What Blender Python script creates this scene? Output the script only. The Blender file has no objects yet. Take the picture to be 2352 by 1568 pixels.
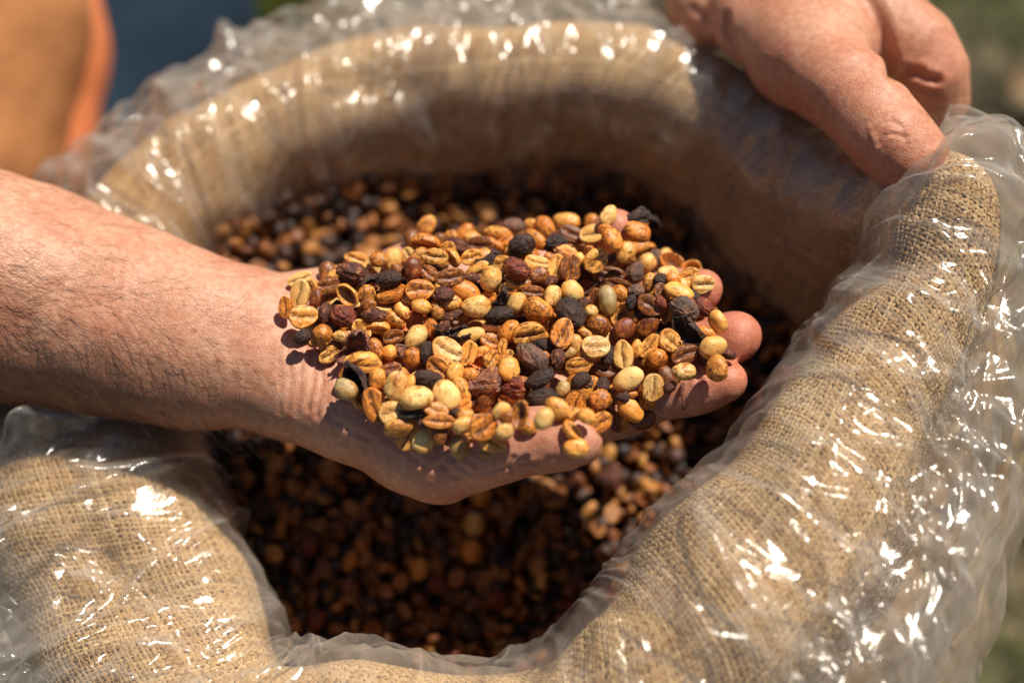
import bpy, math, random
import numpy as np
from mathutils import Vector, Matrix

sc = bpy.context.scene
R = math.radians
rng = np.random.default_rng(7)
random.seed(7)

# ---------------------------------------------------------------- camera
TILT = R(30); DIST = 0.62; LENS = 54.0
cd = bpy.data.cameras.new('camera'); cam = bpy.data.objects.new('camera', cd)
sc.collection.objects.link(cam); sc.camera = cam
CAM = np.array([0, -DIST*math.sin(TILT), DIST*math.cos(TILT)])
cam.location = CAM; cam.rotation_euler = (TILT, 0, 0)
cd.lens = LENS; cd.sensor_width = 36; cd.clip_start = .01; cd.clip_end = 60
cd.dof.use_dof = True; cd.dof.focus_distance = 0.607; cd.dof.aperture_fstop = 2.5; cd.dof.aperture_blades = 9
VX = np.array([1., 0, 0]); VU = np.array([0, math.cos(TILT), math.sin(TILT)]); VN = np.array([0, -math.sin(TILT), math.cos(TILT)])

def ray(u, v):
    k = 36/LENS/2352
    d = VX*((u-1176)*k) + VU*((784-v)*k) - VN
    return d
def P(u, v, zmm):
    """point of the place seen at (u, v) of the 2352 x 1568 view, at height zmm"""
    d = ray(u, v); z = zmm/1000
    return CAM + d*((z-CAM[2])/d[2])

# ---------------------------------------------------------------- light
SUN_AZ = R(46); SUN_EL = R(60)          # azimuth of the sun counted from +X towards +Y
sun_dir = np.array([math.cos(SUN_EL)*math.cos(SUN_AZ), math.cos(SUN_EL)*math.sin(SUN_AZ), math.sin(SUN_EL)])
w = bpy.data.worlds.new('World'); sc.world = w; w.use_nodes = True
wn = w.node_tree.nodes; wl = w.node_tree.links
bg = wn['Background']; sky = wn.new('ShaderNodeTexSky'); sky.sky_type = 'NISHITA'; sky.sun_disc = False
sky.sun_elevation = SUN_EL; sky.sun_rotation = math.pi/2 - SUN_AZ
wl.new(sky.outputs[0], bg.inputs[0]); bg.inputs[1].default_value = 0.045
sl = bpy.data.lights.new('sun', 'SUN'); sl.energy = 4.8; sl.angle = R(.53); sl.color = (1, .91, .78)
so = bpy.data.objects.new('sun', sl); sc.collection.objects.link(so)
so.rotation_euler = Vector(sun_dir).to_track_quat('Z', 'Y').to_euler()
sc.view_settings.view_transform = 'Standard'; sc.view_settings.look = 'None'
sc.view_settings.exposure = 0.27; sc.view_settings.gamma = 1
sc.cycles.use_denoising = True
sc.cycles.max_bounces = 10; sc.cycles.transparent_max_bounces = 24
sc.cycles.sample_clamp_indirect = 4; sc.cycles.sample_clamp_direct = 0
sc.cycles.caustics_reflective = False; sc.cycles.caustics_refractive = False

# ---------------------------------------------------------------- helpers
def link(o):
    sc.collection.objects.link(o); return o
def tag(o, label=None, cat=None, group=None, kind=None):
    if label: o['label'] = label
    if cat: o['category'] = cat
    if group: o['group'] = group
    if kind: o['kind'] = kind
    return o
def empty(name, loc=(0, 0, 0)):
    o = bpy.data.objects.new(name, None); o.location = loc; o.empty_display_size = .01
    return link(o)
def mesh_np(name, V, F, mat=None, parent=None, smooth=True, attrs=None):
    """V (n,3), F (m,4) or (m,3) arrays -> one linked mesh object"""
    V = np.asarray(V, np.float32); F = np.asarray(F, np.int32); k = F.shape[1]
    me = bpy.data.meshes.new(name)
    me.vertices.add(len(V)); me.vertices.foreach_set('co', V.ravel())
    me.loops.add(F.size); me.loops.foreach_set('vertex_index', F.ravel())
    me.polygons.add(len(F)); me.polygons.foreach_set('loop_start', np.arange(0, F.size, k, dtype=np.int32))
    if smooth: me.polygons.foreach_set('use_smooth', np.ones(len(F), bool))
    for an, av in (attrs or {}).items():
        a = me.attributes.new(an, 'FLOAT', 'POINT'); a.data.foreach_set('value', np.asarray(av, np.float32))
    me.update(calc_edges=True); me.validate()
    if mat: me.materials.append(mat)
    o = bpy.data.objects.new(name, me); link(o)
    if parent: o.parent = parent; o.matrix_parent_inverse = Matrix.Translation(parent.location).inverted()
    return o

_perm = np.random.default_rng(3).permutation(256); _perm = np.concatenate([_perm, _perm])
_grad = np.random.default_rng(4).normal(size=(256, 3)); _grad /= np.linalg.norm(_grad, axis=1)[:, None]
def perlin(p):
    p = np.asarray(p, float); i = np.floor(p).astype(int); f = p - i; i &= 255
    u = f*f*f*(f*(f*6-15)+10)
    def g(dx, dy, dz):
        h = _perm[_perm[_perm[(i[..., 0]+dx) & 255] + ((i[..., 1]+dy) & 255)] + ((i[..., 2]+dz) & 255)]
        q = _grad[h]
        return q[..., 0]*(f[..., 0]-dx) + q[..., 1]*(f[..., 1]-dy) + q[..., 2]*(f[..., 2]-dz)
    def L(a, b, t): return a + t*(b-a)
    x0 = L(L(g(0,0,0), g(1,0,0), u[...,0]), L(g(0,1,0), g(1,1,0), u[...,0]), u[...,1])
    x1 = L(L(g(0,0,1), g(1,0,1), u[...,0]), L(g(0,1,1), g(1,1,1), u[...,0]), u[...,1])
    return L(x0, x1, u[..., 2])*1.6
def ridged(p): return 1 - 2*np.abs(perlin(p))

# ---------------------------------------------------------------- materials
def M(name):
    m = bpy.data.materials.new(name); m.use_nodes = True; nt = m.node_tree
    return m, nt, nt.nodes, nt.links, nt.nodes['Principled BSDF']
def N(nt, t, **kw):
    n = nt.nodes.new('ShaderNode'+t)
    for k, v in kw.items():
        if k.startswith('i_'):
            key = k[2:]; key = int(key) if key.isdigit() else key.replace('_', ' ')
            n.inputs[key].default_value = v
        else: setattr(n, k, v)
    return n
def math_n(nt, op, a, b=None, c=None, clamp=False):
    n = nt.nodes.new('ShaderNodeMath'); n.operation = op; n.use_clamp = clamp
    for i, x in enumerate((a, b, c)):
        if x is None: continue
        if isinstance(x, (int, float)): n.inputs[i].default_value = x
        else: nt.links.new(x, n.inputs[i])
    return n.outputs[0]
def noise_n(nt, vec, scale, detail=3, rough=.55, dist=0):
    n = N(nt, 'TexNoise'); n.inputs['Scale'].default_value = scale; n.inputs['Detail'].default_value = detail
    n.inputs['Roughness'].default_value = rough; n.inputs['Distortion'].default_value = dist
    if vec is not None: nt.links.new(vec, n.inputs['Vector'])
    return n.outputs[0]
def ramp_n(nt, fac, stops):
    n = N(nt, 'ValToRGB'); nt.links.new(fac, n.inputs[0]); e = n.color_ramp.elements
    while len(e) < len(stops): e.new(.5)
    for k, (p, c) in enumerate(stops):
        e[k].position = p; e[k].color = (*c, 1) if len(c) == 3 else c
    return n.outputs[0]
def mix_n(nt, fac, a, b, mode='MIX'):
    n = N(nt, 'Mix', data_type='RGBA', blend_type=mode)
    for k, x in ((0, fac), (6, a), (7, b)):
        if isinstance(x, (int, float)): n.inputs[k].default_value = x
        elif isinstance(x, tuple): n.inputs[k].default_value = (*x, 1)
        else: nt.links.new(x, n.inputs[k])
    return n.outputs[2]
def bump_n(nt, h, strength, dist, normal=None):
    n = N(nt, 'Bump'); n.inputs['Strength'].default_value = strength; n.inputs['Distance'].default_value = dist
    nt.links.new(h, n.inputs['Height'])
    if normal: nt.links.new(normal, n.inputs['Normal'])
    return n.outputs[0]
def attr_n(nt, name):
    n = N(nt, 'Attribute', attribute_name=name); return n.outputs['Fac']

def skin_material(name, base, red, tan):
    m, nt, nd, lk, p = M(name)
    tc = N(nt, 'TexCoord').outputs['Object']
    n1 = noise_n(nt, tc, 45, 4); n2 = noise_n(nt, tc, 320, 4, .6); n3 = noise_n(nt, tc, 1100, 2)
    c = mix_n(nt, ramp_n(nt, n1, [(.38, (0,)*3), (.64, (1,)*3)]), base, red)
    c = mix_n(nt, attr_n(nt, 'red'), c, tuple(x*y for x, y in zip(red, (1.0, .8, .8))))
    c = mix_n(nt, attr_n(nt, 'tan'), c, tan)  # tan forearm skin, including the painted shade of its lower side
    sp = ramp_n(nt, n2, [(.42, (.80, .68, .62)), (.6, (1, 1, 1))])
    c = mix_n(nt, .75, c, sp, 'MULTIPLY')
    c = mix_n(nt, attr_n(nt, 'spot'), c, (.16, .05, .03))
    lk.new(c, p.inputs['Base Color'])
    p.inputs['Roughness'].default_value = .42
    p.inputs['Subsurface Weight'].default_value = .22
    p.inputs['Subsurface Radius'].default_value = (1, .35, .2); p.inputs['Subsurface Scale'].default_value = .004
    p.inputs['Specular IOR Level'].default_value = .42
    # fine skin relief: a cell-like net of lines, plus pores
    mp = N(nt, 'Mapping'); lk.new(tc, mp.inputs[0])
    mp.inputs['Rotation'].default_value = (0, 0, R(20)); mp.inputs['Scale'].default_value = (1, 1.35, 1)
    v = N(nt, 'TexVoronoi', feature='DISTANCE_TO_EDGE'); v.inputs['Scale'].default_value = 900; lk.new(mp.outputs[0], v.inputs['Vector'])
    h = math_n(nt, 'MINIMUM', v.outputs['Distance'], .16)
    b = bump_n(nt, h, .35, .0011)
    b = bump_n(nt, n3, .3, .0008, b); b = bump_n(nt, n2, .15, .0015, b)
    lk.new(b, p.inputs['Normal'])
    return m
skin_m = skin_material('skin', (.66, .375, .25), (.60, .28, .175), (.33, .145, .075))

def hair_material():
    m, nt, nd, lk, p = M('dark_hair')
    p.inputs['Base Color'].default_value = (.035, .017, .010, 1); p.inputs['Roughness'].default_value = .4
    return m
hair_m = hair_material()

def bean_material(name, rough=.42):
    """colour from the object's own colour; brown stains by a noise in the object's space, amount from its alpha"""
    m, nt, nd, lk, p = M(name)
    oi = N(nt, 'ObjectInfo'); tc = N(nt, 'TexCoord').outputs['Object']
    off = N(nt, 'VectorMath', operation='ADD'); lk.new(tc, off.inputs[0])
    cr = N(nt, 'CombineXYZ'); r50 = math_n(nt, 'MULTIPLY', oi.outputs['Random'], 70.)
    for k in range(3): lk.new(r50, cr.inputs[k])
    lk.new(cr.outputs[0], off.inputs[1]); vec = off.outputs[0]
    a = noise_n(nt, vec, 3.1, 5, .68, .9); b = noise_n(nt, vec, 8.5, 5, .72, .4); cno = noise_n(nt, vec, 1.0, 2)
    al = oi.outputs['Alpha']
    # streaks running along the bean
    mp = N(nt, 'Mapping'); mp.inputs['Scale'].default_value = (1.1, 5.5, 3.0); lk.new(vec, mp.inputs[0])
    st = noise_n(nt, mp.outputs[0], 2.4, 5, .7, .8)
    col = mix_n(nt, ramp_n(nt, cno, [(.35, (0,)*3), (.65, (1,)*3)]), oi.outputs['Color'], mix_n(nt, 1.0, oi.outputs['Color'], (.86, .64, .42), 'MULTIPLY'))
    s1 = math_n(nt, 'ADD', a, math_n(nt, 'MULTIPLY', math_n(nt, 'SUBTRACT', al, .5), .40))
    f1 = ramp_n(nt, s1, [(.46, (0,)*3), (.55, (1,)*3)])
    col = mix_n(nt, math_n(nt, 'MULTIPLY', f1, .80), col, (.48, .155, .022))
    s2 = math_n(nt, 'ADD', math_n(nt, 'MULTIPLY', math_n(nt, 'ADD', b, st), .5), math_n(nt, 'MULTIPLY', math_n(nt, 'SUBTRACT', al, .5), .30))
    f2 = ramp_n(nt, s2, [(.505, (0,)*3), (.535, (1,)*3)])
    col = mix_n(nt, math_n(nt, 'MULTIPLY', f2, .85), col, (.085, .026, .012))
    cre = attr_n(nt, 'crease'); cren = math_n(nt, 'MULTIPLY', cre, math_n(nt, 'ADD', .35, math_n(nt, 'MULTIPLY', b, 1.3)), clamp=True)
    col = mix_n(nt, cren, col, (.075, .026, .013))
    lk.new(col, p.inputs['Base Color'])
    rr = math_n(nt, 'ADD', rough-.1, math_n(nt, 'MULTIPLY', b, .35)); lk.new(rr, p.inputs['Roughness'])
    p.inputs['Specular IOR Level'].default_value = .45
    p.inputs['Subsurface Weight'].default_value = .0
    bb = bump_n(nt, b, .12, .03); bb = bump_n(nt, st, .10, .03, bb); lk.new(bb, p.inputs['Normal'])
    return m
bean_m = bean_material('coffee_parchment', .29)
def cherry_material(name, rough):
    m, nt, nd, lk, p = M(name)
    oi = N(nt, 'ObjectInfo'); tc = N(nt, 'TexCoord').outputs['Object']
    off = N(nt, 'VectorMath', operation='ADD'); lk.new(tc, off.inputs[0]); cr = N(nt, 'CombineXYZ')
    r50 = math_n(nt, 'MULTIPLY', oi.outputs['Random'], 70.)
    for k in range(3): lk.new(r50, cr.inputs[k])
    lk.new(cr.outputs[0], off.inputs[1]); vec = off.outputs[0]
    a = noise_n(nt, vec, 2.5, 5, .65, .5); b = noise_n(nt, vec, 9, 5, .7, .6)
    col = mix_n(nt, ramp_n(nt, a, [(.4, (0,)*3), (.62, (1,)*3)]), oi.outputs['Color'], mix_n(nt, 1.0, oi.outputs['Color'], (2.6, 1.7, 1.4), 'MULTIPLY'))
    al = oi.outputs['Alpha']
    s = math_n(nt, 'ADD', a, math_n(nt, 'MULTIPLY', math_n(nt, 'SUBTRACT', al, .5), .5))
    col = mix_n(nt, ramp_n(nt, s, [(.60, (0,)*3), (.66, (1,)*3)]), col, (.50, .22, .07))
    lk.new(col, p.inputs['Base Color'])
    rr = math_n(nt, 'ADD', rough-.12, math_n(nt, 'MULTIPLY', b, .3)); lk.new(rr, p.inputs['Roughness'])
    bb = bump_n(nt, b, .3, .05); bb = bump_n(nt, ridge_of(nt, a), .3, .06, bb); lk.new(bb, p.inputs['Normal'])
    return m
def ridge_of(nt, x): return math_n(nt, 'ABSOLUTE', math_n(nt, 'SUBTRACT', x, .5))
cherry_m = cherry_material('dried_coffee_cherry', .44); husk_m = cherry_material('dry_husk', .62)

def plastic_material():
    m, nt, nd, lk, p = M('clear_plastic_film'); nd.remove(p)
    out = [n for n in nd if n.type == 'OUTPUT_MATERIAL'][0]
    tc = N(nt, 'TexCoord').outputs['Object']
    lw = N(nt, 'LayerWeight'); lw.inputs[0].default_value = .5
    n1 = noise_n(nt, tc, 60, 4, .6, .6); n2 = noise_n(nt, tc, 260, 4, .65, 1.2); n3 = noise_n(nt, tc, 22, 3)
    bb = bump_n(nt, ridge_of(nt, n1), .14, .004)
    bb = bump_n(nt, ridge_of(nt, n2), .14, .0012, bb)
    # haze in the film: more scattering where it is seen edge on
    f = lw.outputs['Facing']; f3 = math_n(nt, 'POWER', f, 2.6)
    haze = math_n(nt, 'ADD', .040, math_n(nt, 'MULTIPLY', f3, .42))
    haze = math_n(nt, 'MULTIPLY', haze, math_n(nt, 'ADD', .45, math_n(nt, 'MULTIPLY', n3, 1.1)))
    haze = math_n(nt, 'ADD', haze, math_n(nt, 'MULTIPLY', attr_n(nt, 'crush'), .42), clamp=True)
    tr = N(nt, 'BsdfTransparent'); tr.inputs[0].default_value = (.985, .98, .97, 1)
    di = N(nt, 'BsdfDiffuse'); di.inputs[0].default_value = (.86, .81, .75, 1)
    tl = N(nt, 'BsdfTranslucent'); tl.inputs[0].default_value = (.80, .75, .69, 1)
    ms = N(nt, 'MixShader'); ms.inputs[0].default_value = .5; lk.new(di.outputs[0], ms.inputs[1]); lk.new(tl.outputs[0], ms.inputs[2])
    m1 = N(nt, 'MixShader'); lk.new(haze, m1.inputs[0]); lk.new(tr.outputs[0], m1.inputs[1]); lk.new(ms.outputs[0], m1.inputs[2])
    gl = N(nt, 'BsdfGlossy'); gl.inputs['Roughness'].default_value = .15; gl.inputs[0].default_value = (1, 1, 1, 1); lk.new(bb, gl.inputs['Normal'])
    lw2 = N(nt, 'LayerWeight'); lk.new(bb, lw2.inputs['Normal'])
    fr = math_n(nt, 'ADD', .050, math_n(nt, 'MULTIPLY', math_n(nt, 'POWER', lw2.outputs['Facing'], 4.5), .8), clamp=True)
    m2 = N(nt, 'MixShader'); lk.new(fr, m2.inputs[0]); lk.new(m1.outputs[0], m2.inputs[1]); lk.new(gl.outputs[0], m2.inputs[2])
    lk.new(m2.outputs[0], out.inputs[0])
    return m
plastic_m = plastic_material()

def burlap_material(name, dark=1.0, weave=False):
    m, nt, nd, lk, p = M(name)
    tc = N(nt, 'TexCoord').outputs['Object']
    tone = attr_n(nt, 'tone'); n1 = noise_n(nt, tc, 900, 3, .6); n2 = noise_n(nt, tc, 30, 3)
    c = ramp_n(nt, tone, [(0, (.38, .225, .10)), (.5, (.62, .41, .205)), (1, (.80, .59, .34))])
    c = mix_n(nt, .5, c, ramp_n(nt, n1, [(.3, (.72, .68, .62)), (.7, (1.1, 1.08, 1.05))]), 'MULTIPLY')
    c = mix_n(nt, ramp_n(nt, n2, [(.45, (0,)*3), (.75, (.45,)*3)]), c, (.40, .27, .14))
    gn = noise_n(nt, tc, 14, 2)      # faint green print left on the jute
    c = mix_n(nt, ramp_n(nt, gn, [(.66, (0,)*3), (.72, (.40,)*3)]), c, (.17, .22, .10))
    if dark != 1: c = mix_n(nt, 1.0, c, (dark,)*3, 'MULTIPLY')
    lk.new(c, p.inputs['Base Color']); p.inputs['Roughness'].default_value = .8; p.inputs['Specular IOR Level'].default_value = .25
    lk.new(bump_n(nt, n1, .5, .0008), p.inputs['Normal'])
    return m
burlap_m = burlap_material('jute_threads'); burlap_in_m = burlap_material('jute_cloth')

def cloth_material(name, col, col2, scale, bump=.4):
    m, nt, nd, lk, p = M(name); tc = N(nt, 'TexCoord').outputs['Object']
    a = noise_n(nt, tc, scale, 4, .65); b = noise_n(nt, tc, scale*.12, 3)
    c = mix_n(nt, a, col, col2); c = mix_n(nt, ramp_n(nt, b, [(.4, (0,)*3), (.7, (.5,)*3)]), c, col2)
    lk.new(c, p.inputs['Base Color']); p.inputs['Roughness'].default_value = .9
    p.inputs['Sheen Weight'].default_value = .0; p.inputs['Specular IOR Level'].default_value = .2
    lk.new(bump_n(nt, a, bump, .003), p.inputs['Normal'])
    return m

#================================================================ signed-distance sculpting
def cone_d(p, a, ra, b, rb):
    ab = b-a; L2 = ab@ab + 1e-12
    t = np.clip(((p-a)@ab)/L2, 0, 1)
    q = p-a-t[:, None]*ab
    return np.sqrt((q*q).sum(1)) - (ra + (rb-ra)*t)
def smin(a, b, k):
    h = np.clip(.5+.5*(b-a)/k, 0, 1)
    return b + (a-b)*h - k*h*(1-h)
class Sculpt:
    """groups of tapered rounds; rounds inside a group blend with k, groups of digits stay apart from each other"""
    def __init__(s): s.body = []; s.digits = []; s.carve = []
    def sdf(s, p):
        d = np.full(len(p), 1e3)
        for (a, ra, b, rb, k) in s.body: d = smin(d, cone_d(p, a, ra, b, rb), k)
        dd = np.full(len(p), 1e3)
        for chain, kk in s.digits:
            e = np.full(len(p), 1e3)
            for (a, ra, b, rb, k) in chain: e = smin(e, cone_d(p, a, ra, b, rb), k)
            d = smin(d, e, kk) if kk > 0 else d
            dd = smin(dd, e, .0012)
        d = np.minimum(d, 1e2)
        d = smin(d, dd, .002)
        for (a, ra, b, rb, k) in s.carve: d = -smin(-d, cone_d(p, a, ra, b, rb), k)
        return d
def surface_nets(f, lo, hi, h):
    n = np.ceil((hi-lo)/h).astype(int)+1
    ax = [lo[i]+h*np.arange(n[i]) for i in range(3)]
    B = 8                                    # coarse pass: skip blocks far from the surface
    nb = np.ceil(n/B).astype(int); full = nb*B
    ctr = np.stack(np.meshgrid(*[lo[i]+h*(np.arange(nb[i])*B+B/2) for i in range(3)], indexing='ij'), -1).reshape(-1, 3)
    dc = f(ctr); near = np.abs(dc) < h*B*.87+.006
    G = np.repeat(np.repeat(np.repeat(dc.reshape(nb).astype(np.float32), B, 0), B, 1), B, 2)
    off = np.stack(np.meshgrid(*[np.arange(B)]*3, indexing='ij'), -1).reshape(-1, 3)
    bi = np.argwhere(near.reshape(nb))
    for c0 in range(0, len(bi), 1500):
        idx = (bi[c0:c0+1500, None, :]*B + off[None]).reshape(-1, 3)
        G[idx[:, 0], idx[:, 1], idx[:, 2]] = f(lo + idx*h)
    S = G < 0; sx, sy, sz = [q-1 for q in G.shape]
    cnt = np.zeros((sx, sy, sz), np.int8)
    for dx in (0, 1):
        for dy in (0, 1):
            for dz in (0, 1): cnt += S[dx:sx+dx, dy:sy+dy, dz:sz+dz]
    act = (cnt > 0) & (cnt < 8); ids = -np.ones(act.shape, np.int64); cells = np.argwhere(act); ids[act] = np.arange(len(cells))
    acc = np.zeros((len(cells), 3)); num = np.zeros(len(cells))
    C = [(0,0,0),(1,0,0),(0,1,0),(1,1,0),(0,0,1),(1,0,1),(0,1,1),(1,1,1)]
    for a in range(8):
        for b in range(a+1, 8):
            if sum(abs(C[a][k]-C[b][k]) for k in range(3)) != 1: continue
            ia = cells+C[a]; ib = cells+C[b]
            ga = G[ia[:,0], ia[:,1], ia[:,2]]; gb = G[ib[:,0], ib[:,1], ib[:,2]]
            m = (ga < 0) != (gb < 0); t = np.where(m, ga/np.where(m, ga-gb, 1), 0)
            acc += (np.array(C[a]) + t[:, None]*(np.array(C[b])-np.array(C[a])))*m[:, None]; num += m
    V = lo + (cells + acc/num[:, None])*h
    F = []
    for k in range(3):
        e = [0, 0, 0]; e[k] = 1; o1 = [0, 0, 0]; o2 = [0, 0, 0]; o1[(k+1) % 3] = 1; o2[(k+2) % 3] = 1
        s0 = S[:sx, :sy, :sz]; s1 = S[e[0]:sx+e[0], e[1]:sy+e[1], e[2]:sz+e[2]]
        q = np.argwhere(s0 != s1); q = q[(q[:, (k+1) % 3] > 0) & (q[:, (k+2) % 3] > 0)]
        i = lambda dd: ids[dd[:, 0], dd[:, 1], dd[:, 2]]
        f4 = np.stack([i(q-o1-np.array(o2)), i(q-np.array(o2)), i(q), i(q-np.array(o1))], 1)
        flip = ~s0[q[:, 0], q[:, 1], q[:, 2]]; f4[flip] = f4[flip][:, ::-1]
        F.append(f4)
    F = np.concatenate(F); F = F[(F >= 0).all(1)]
    return V, F
def grad(f, p, e=.0004):
    g = np.stack([f(p+np.eye(3)[k]*e)-f(p-np.eye(3)[k]*e) for k in range(3)], 1)
    return g/(np.linalg.norm(g, axis=1)[:, None]+1e-9)
def seg_d(p, a, b):
    ab = b-a; t = np.clip(((p-a)@ab)/(ab@ab+1e-12), 0, 1); return np.linalg.norm(p-a-t[:, None]*ab, axis=1)
def cut_lines(V, Nn, lines):
    """press creases into the skin: each line = points, depth, width"""
    out = np.zeros(len(V))
    for pts, dep, wd in lines:
        d = np.full(len(V), 9.)
        for a, b in zip(pts[:-1], pts[1:]): d = np.minimum(d, seg_d(V, a, b))
        out -= dep*np.exp(-(d/wd)**2) - .35*dep*np.exp(-((d-2.1*wd)/wd)**2)
    return V + Nn*out[:, None]

def C(pts, k):   # chain from [(u,v,zmm,rmm)...]
    q = [(P(u, v, z), r/1000) for u, v, z, r in pts]
    return [(q[i][0], q[i][1], q[i+1][0], q[i+1][1], k/1000) for i in range(len(q)-1)]
#---------------------------------------------------------------- the open hand under the beans and its forearm
H1 = Sculpt()
H1.body += C([(-760, 430, -12, 56), (-250, 590, -16, 50), (0, 662, -22, 43), (300, 738, -26, 33), (480, 790, -25, 27)], 20)
H1.body += C([(150, 640, -24, 30), (480, 745, -22, 23), (655, 758, -20, 18.5), (760, 740, -22, 17)], 18)
H1.body += C([(120, 755, -34, 31.5), (420, 838, -28, 21), (655, 878, -22, 18), (760, 905, -24, 17)], 18)
# palm: four metacarpals, heel pads, thumb pad
H1.body += C([(760, 905, -24, 16), (1000, 925, -25, 14), (1270, 900, -22, 12)], 12)
H1.body += C([(740, 850, -26, 16), (1000, 840, -30, 13), (1290, 800, -25, 12)], 12)
H1.body += C([(740, 770, -26, 16), (1000, 730, -30, 13), (1275, 705, -25, 11.5)], 12)
H1.body += C([(750, 720, -20, 17), (950, 650, -16, 15), (1215, 620, -17, 11.5)], 12)
H1.body += C([(700, 905, -20, 15.5), (830, 950, -18, 17), (960, 1010, -15, 18.5), (1010, 1048, -13, 15.0)], 14)
thumb1 = C([(960, 1015, -15, 17), (1022, 1050, -12, 14.3), (1100, 1038, -4, 12.2), (1190, 1018, 3, 11.2), (1270, 1008, 7, 9.9), (1318, 1010, 9, 8.4), (1340, 1013, 9.5, 6.3)], 8)
index1 = C([(1270, 915, -22, 12.2), (1400, 938, -22, 10.2), (1455, 928, -20, 9.6), (1560, 896, -13, 9.0), (1610, 884, -9, 8.8), (1668, 874, -4, 7.8)], 7)
middle1 = C([(1290, 800, -25, 12), (1430, 825, -25, 10), (1520, 815, -20, 9.3), (1600, 795, -13, 9.0), (1688, 775, -4, 8.2), (1696, 772, -3, 8)], 7)
ring1 = C([(1275, 705, -25, 11.5), (1400, 705, -24, 9.8), (1480, 695, -17, 9.0), (1550, 675, -8, 8.6), (1610, 664, 0, 8.0)], 7)
pinky1 = C([(1215, 620, -17, 11), (1310, 600, -15, 8.8), (1370, 575, -8, 8.2), (1405, 540, 4, 7.6), (1420, 522, 9, 7.0)], 6)
H1.digits = [(thumb1, .010), (index1, .007), (middle1, .007), (ring1, .007), (pinky1, .007)]
f1 = H1.sdf
lo = np.array([-.345, -.085, -.085]); hi = np.array([.115, .105, .035])
V1, F1 = surface_nets(f1, lo, hi, .00112)
N1 = grad(f1, V1)
def L3(pts, z=-10):
    out = []
    for (u, v) in pts:
        d = ray(u, v); t = .50
        for _ in range(60):
            q = f1((CAM + d*t)[None])[0]
            if q < 2e-4 or t > .9: break
            t += q*.9/np.linalg.norm(d)
        out.append(CAM + d*t)
    return out
crs = [(L3([(760, 960), (800, 985), (850, 1010)]), .0004, .0012), (L3([(880, 1000), (930, 1030), (960, 1062)]), .0005, .0013), (L3([(905, 985), (950, 1012), (985, 1045)]), .0004, .0012),
       (L3([(1040, 1052), (1060, 1075), (1085, 1092)]), .0005, .0012), (L3([(1065, 1045), (1085, 1065), (1105, 1085)]), .0004, .0010), (L3([(1020, 1070), (1035, 1090), (1050, 1100)]), .0004, .0010),
       (L3([(1248, 1062), (1262, 1050), (1290, 1050)]), .0004, .0009), (L3([(1380, 965), (1385, 985)]), .0006, .0010), (L3([(772, 780), (778, 860), (770, 930)]), .0003, .0009),
       (L3([(702, 700), (712, 780), (722, 860), (708, 940)]), .0007, .0011), (L3([(722, 720), (735, 800), (740, 880), (728, 955)]), .0006, .0010),
       (L3([(682, 740), (688, 830), (690, 900), (680, 950)]), .0004, .0010), (L3([(662, 800), (668, 860), (664, 940)]), .0004, .0009),
       (L3([(640, 830), (645, 900), (640, 950)]), .0003, .0009), (L3([(750, 760), (762, 850), (755, 950)]), .0004, .0009),
       (L3([(1120, 1085), (1150, 1075), (1180, 1078)]), .0006, .0012), (L3([(1185, 1092), (1200, 1070), (1228, 1068)]), .0012, .0011),
       (L3([(1200, 1085), (1222, 1080), (1240, 1062)]), .0006, .0009), (L3([(1178, 1086), (1172, 1066), (1180, 1050)]), .0007, .0010),
       (L3([(960, 1055), (985, 1075), (1010, 1070)]), .0004, .0012), (L3([(1000, 1080), (1020, 1060), (1045, 1050)]), .0004, .0010),
       (L3([(1463, 905), (1470, 930), (1476, 958)]), .0011, .0012), (L3([(1475, 905), (1484, 930), (1488, 952)]), .0006, .0010),
       (L3([(1605, 870), (1612, 900), (1616, 915)]), .0008, .0010)]
V1 = cut_lines(V1, N1, crs)
# thumb nail edge line, wrist tendon, flesh lumps
V1 = V1 + N1*(perlin(V1*38)*.0011 + perlin(V1*90+5)*.00045)[:, None]
def blob(V, u, v, z, r): return np.exp(-(np.linalg.norm(V-P(u, v, z), axis=1)/r)**2)
red1 = np.clip(.8*blob(V1, 1650, 870, 0, .022)+.8*blob(V1, 1640, 655, 0, .018)+.8*blob(V1, 1730, 770, 0, .02)+.9*blob(V1, 1420, 515, 10, .014)
               + .7*blob(V1, 1340, 1000, 5, .014) + .45*blob(V1, 1080, 1080, -5, .03)+.5*blob(V1, 1200, 1070, 0, .012), 0, 1)
for a, b in (((560, 505), (590, 555)), ((318, 520), (330, 590)), ((640, 600), (655, 615)), ((322, 680), (330, 700)), ((750, 570), (770, 600))):
    q = L3([a, b]); red1 = np.clip(red1 + .8*np.exp(-(seg_d(V1, q[0], q[1])/.0009)**2), 0, 1)
xr = V1[:, 0]
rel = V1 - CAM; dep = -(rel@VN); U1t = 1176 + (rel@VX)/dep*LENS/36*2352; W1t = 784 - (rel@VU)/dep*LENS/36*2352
tan_shade1 = 1.25*np.clip((-.075 - xr)/.11, 0, 1)*np.clip((.022-V1[:, 1])/.03 + (-.03-V1[:, 2])/.05, 0, 1)*.55 + .5*np.clip((W1t-(640+.25*U1t))/260, 0, 1)*np.clip((-.045-xr)/.05, 0, 1)  # forearm tan, with shade of the lower arm painted into the skin colour
spot1 = np.zeros(len(V1))
for (u, v, r) in ((627, 878, .0011), (905, 965, .0006), (500, 830, .0009), (360, 716, .0008), (445, 760, .0007), (260, 640, .0006)):
    spot1 += .8*np.exp(-(np.linalg.norm(V1-L3([(u, v)])[0], axis=1)/r)**2)
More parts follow.
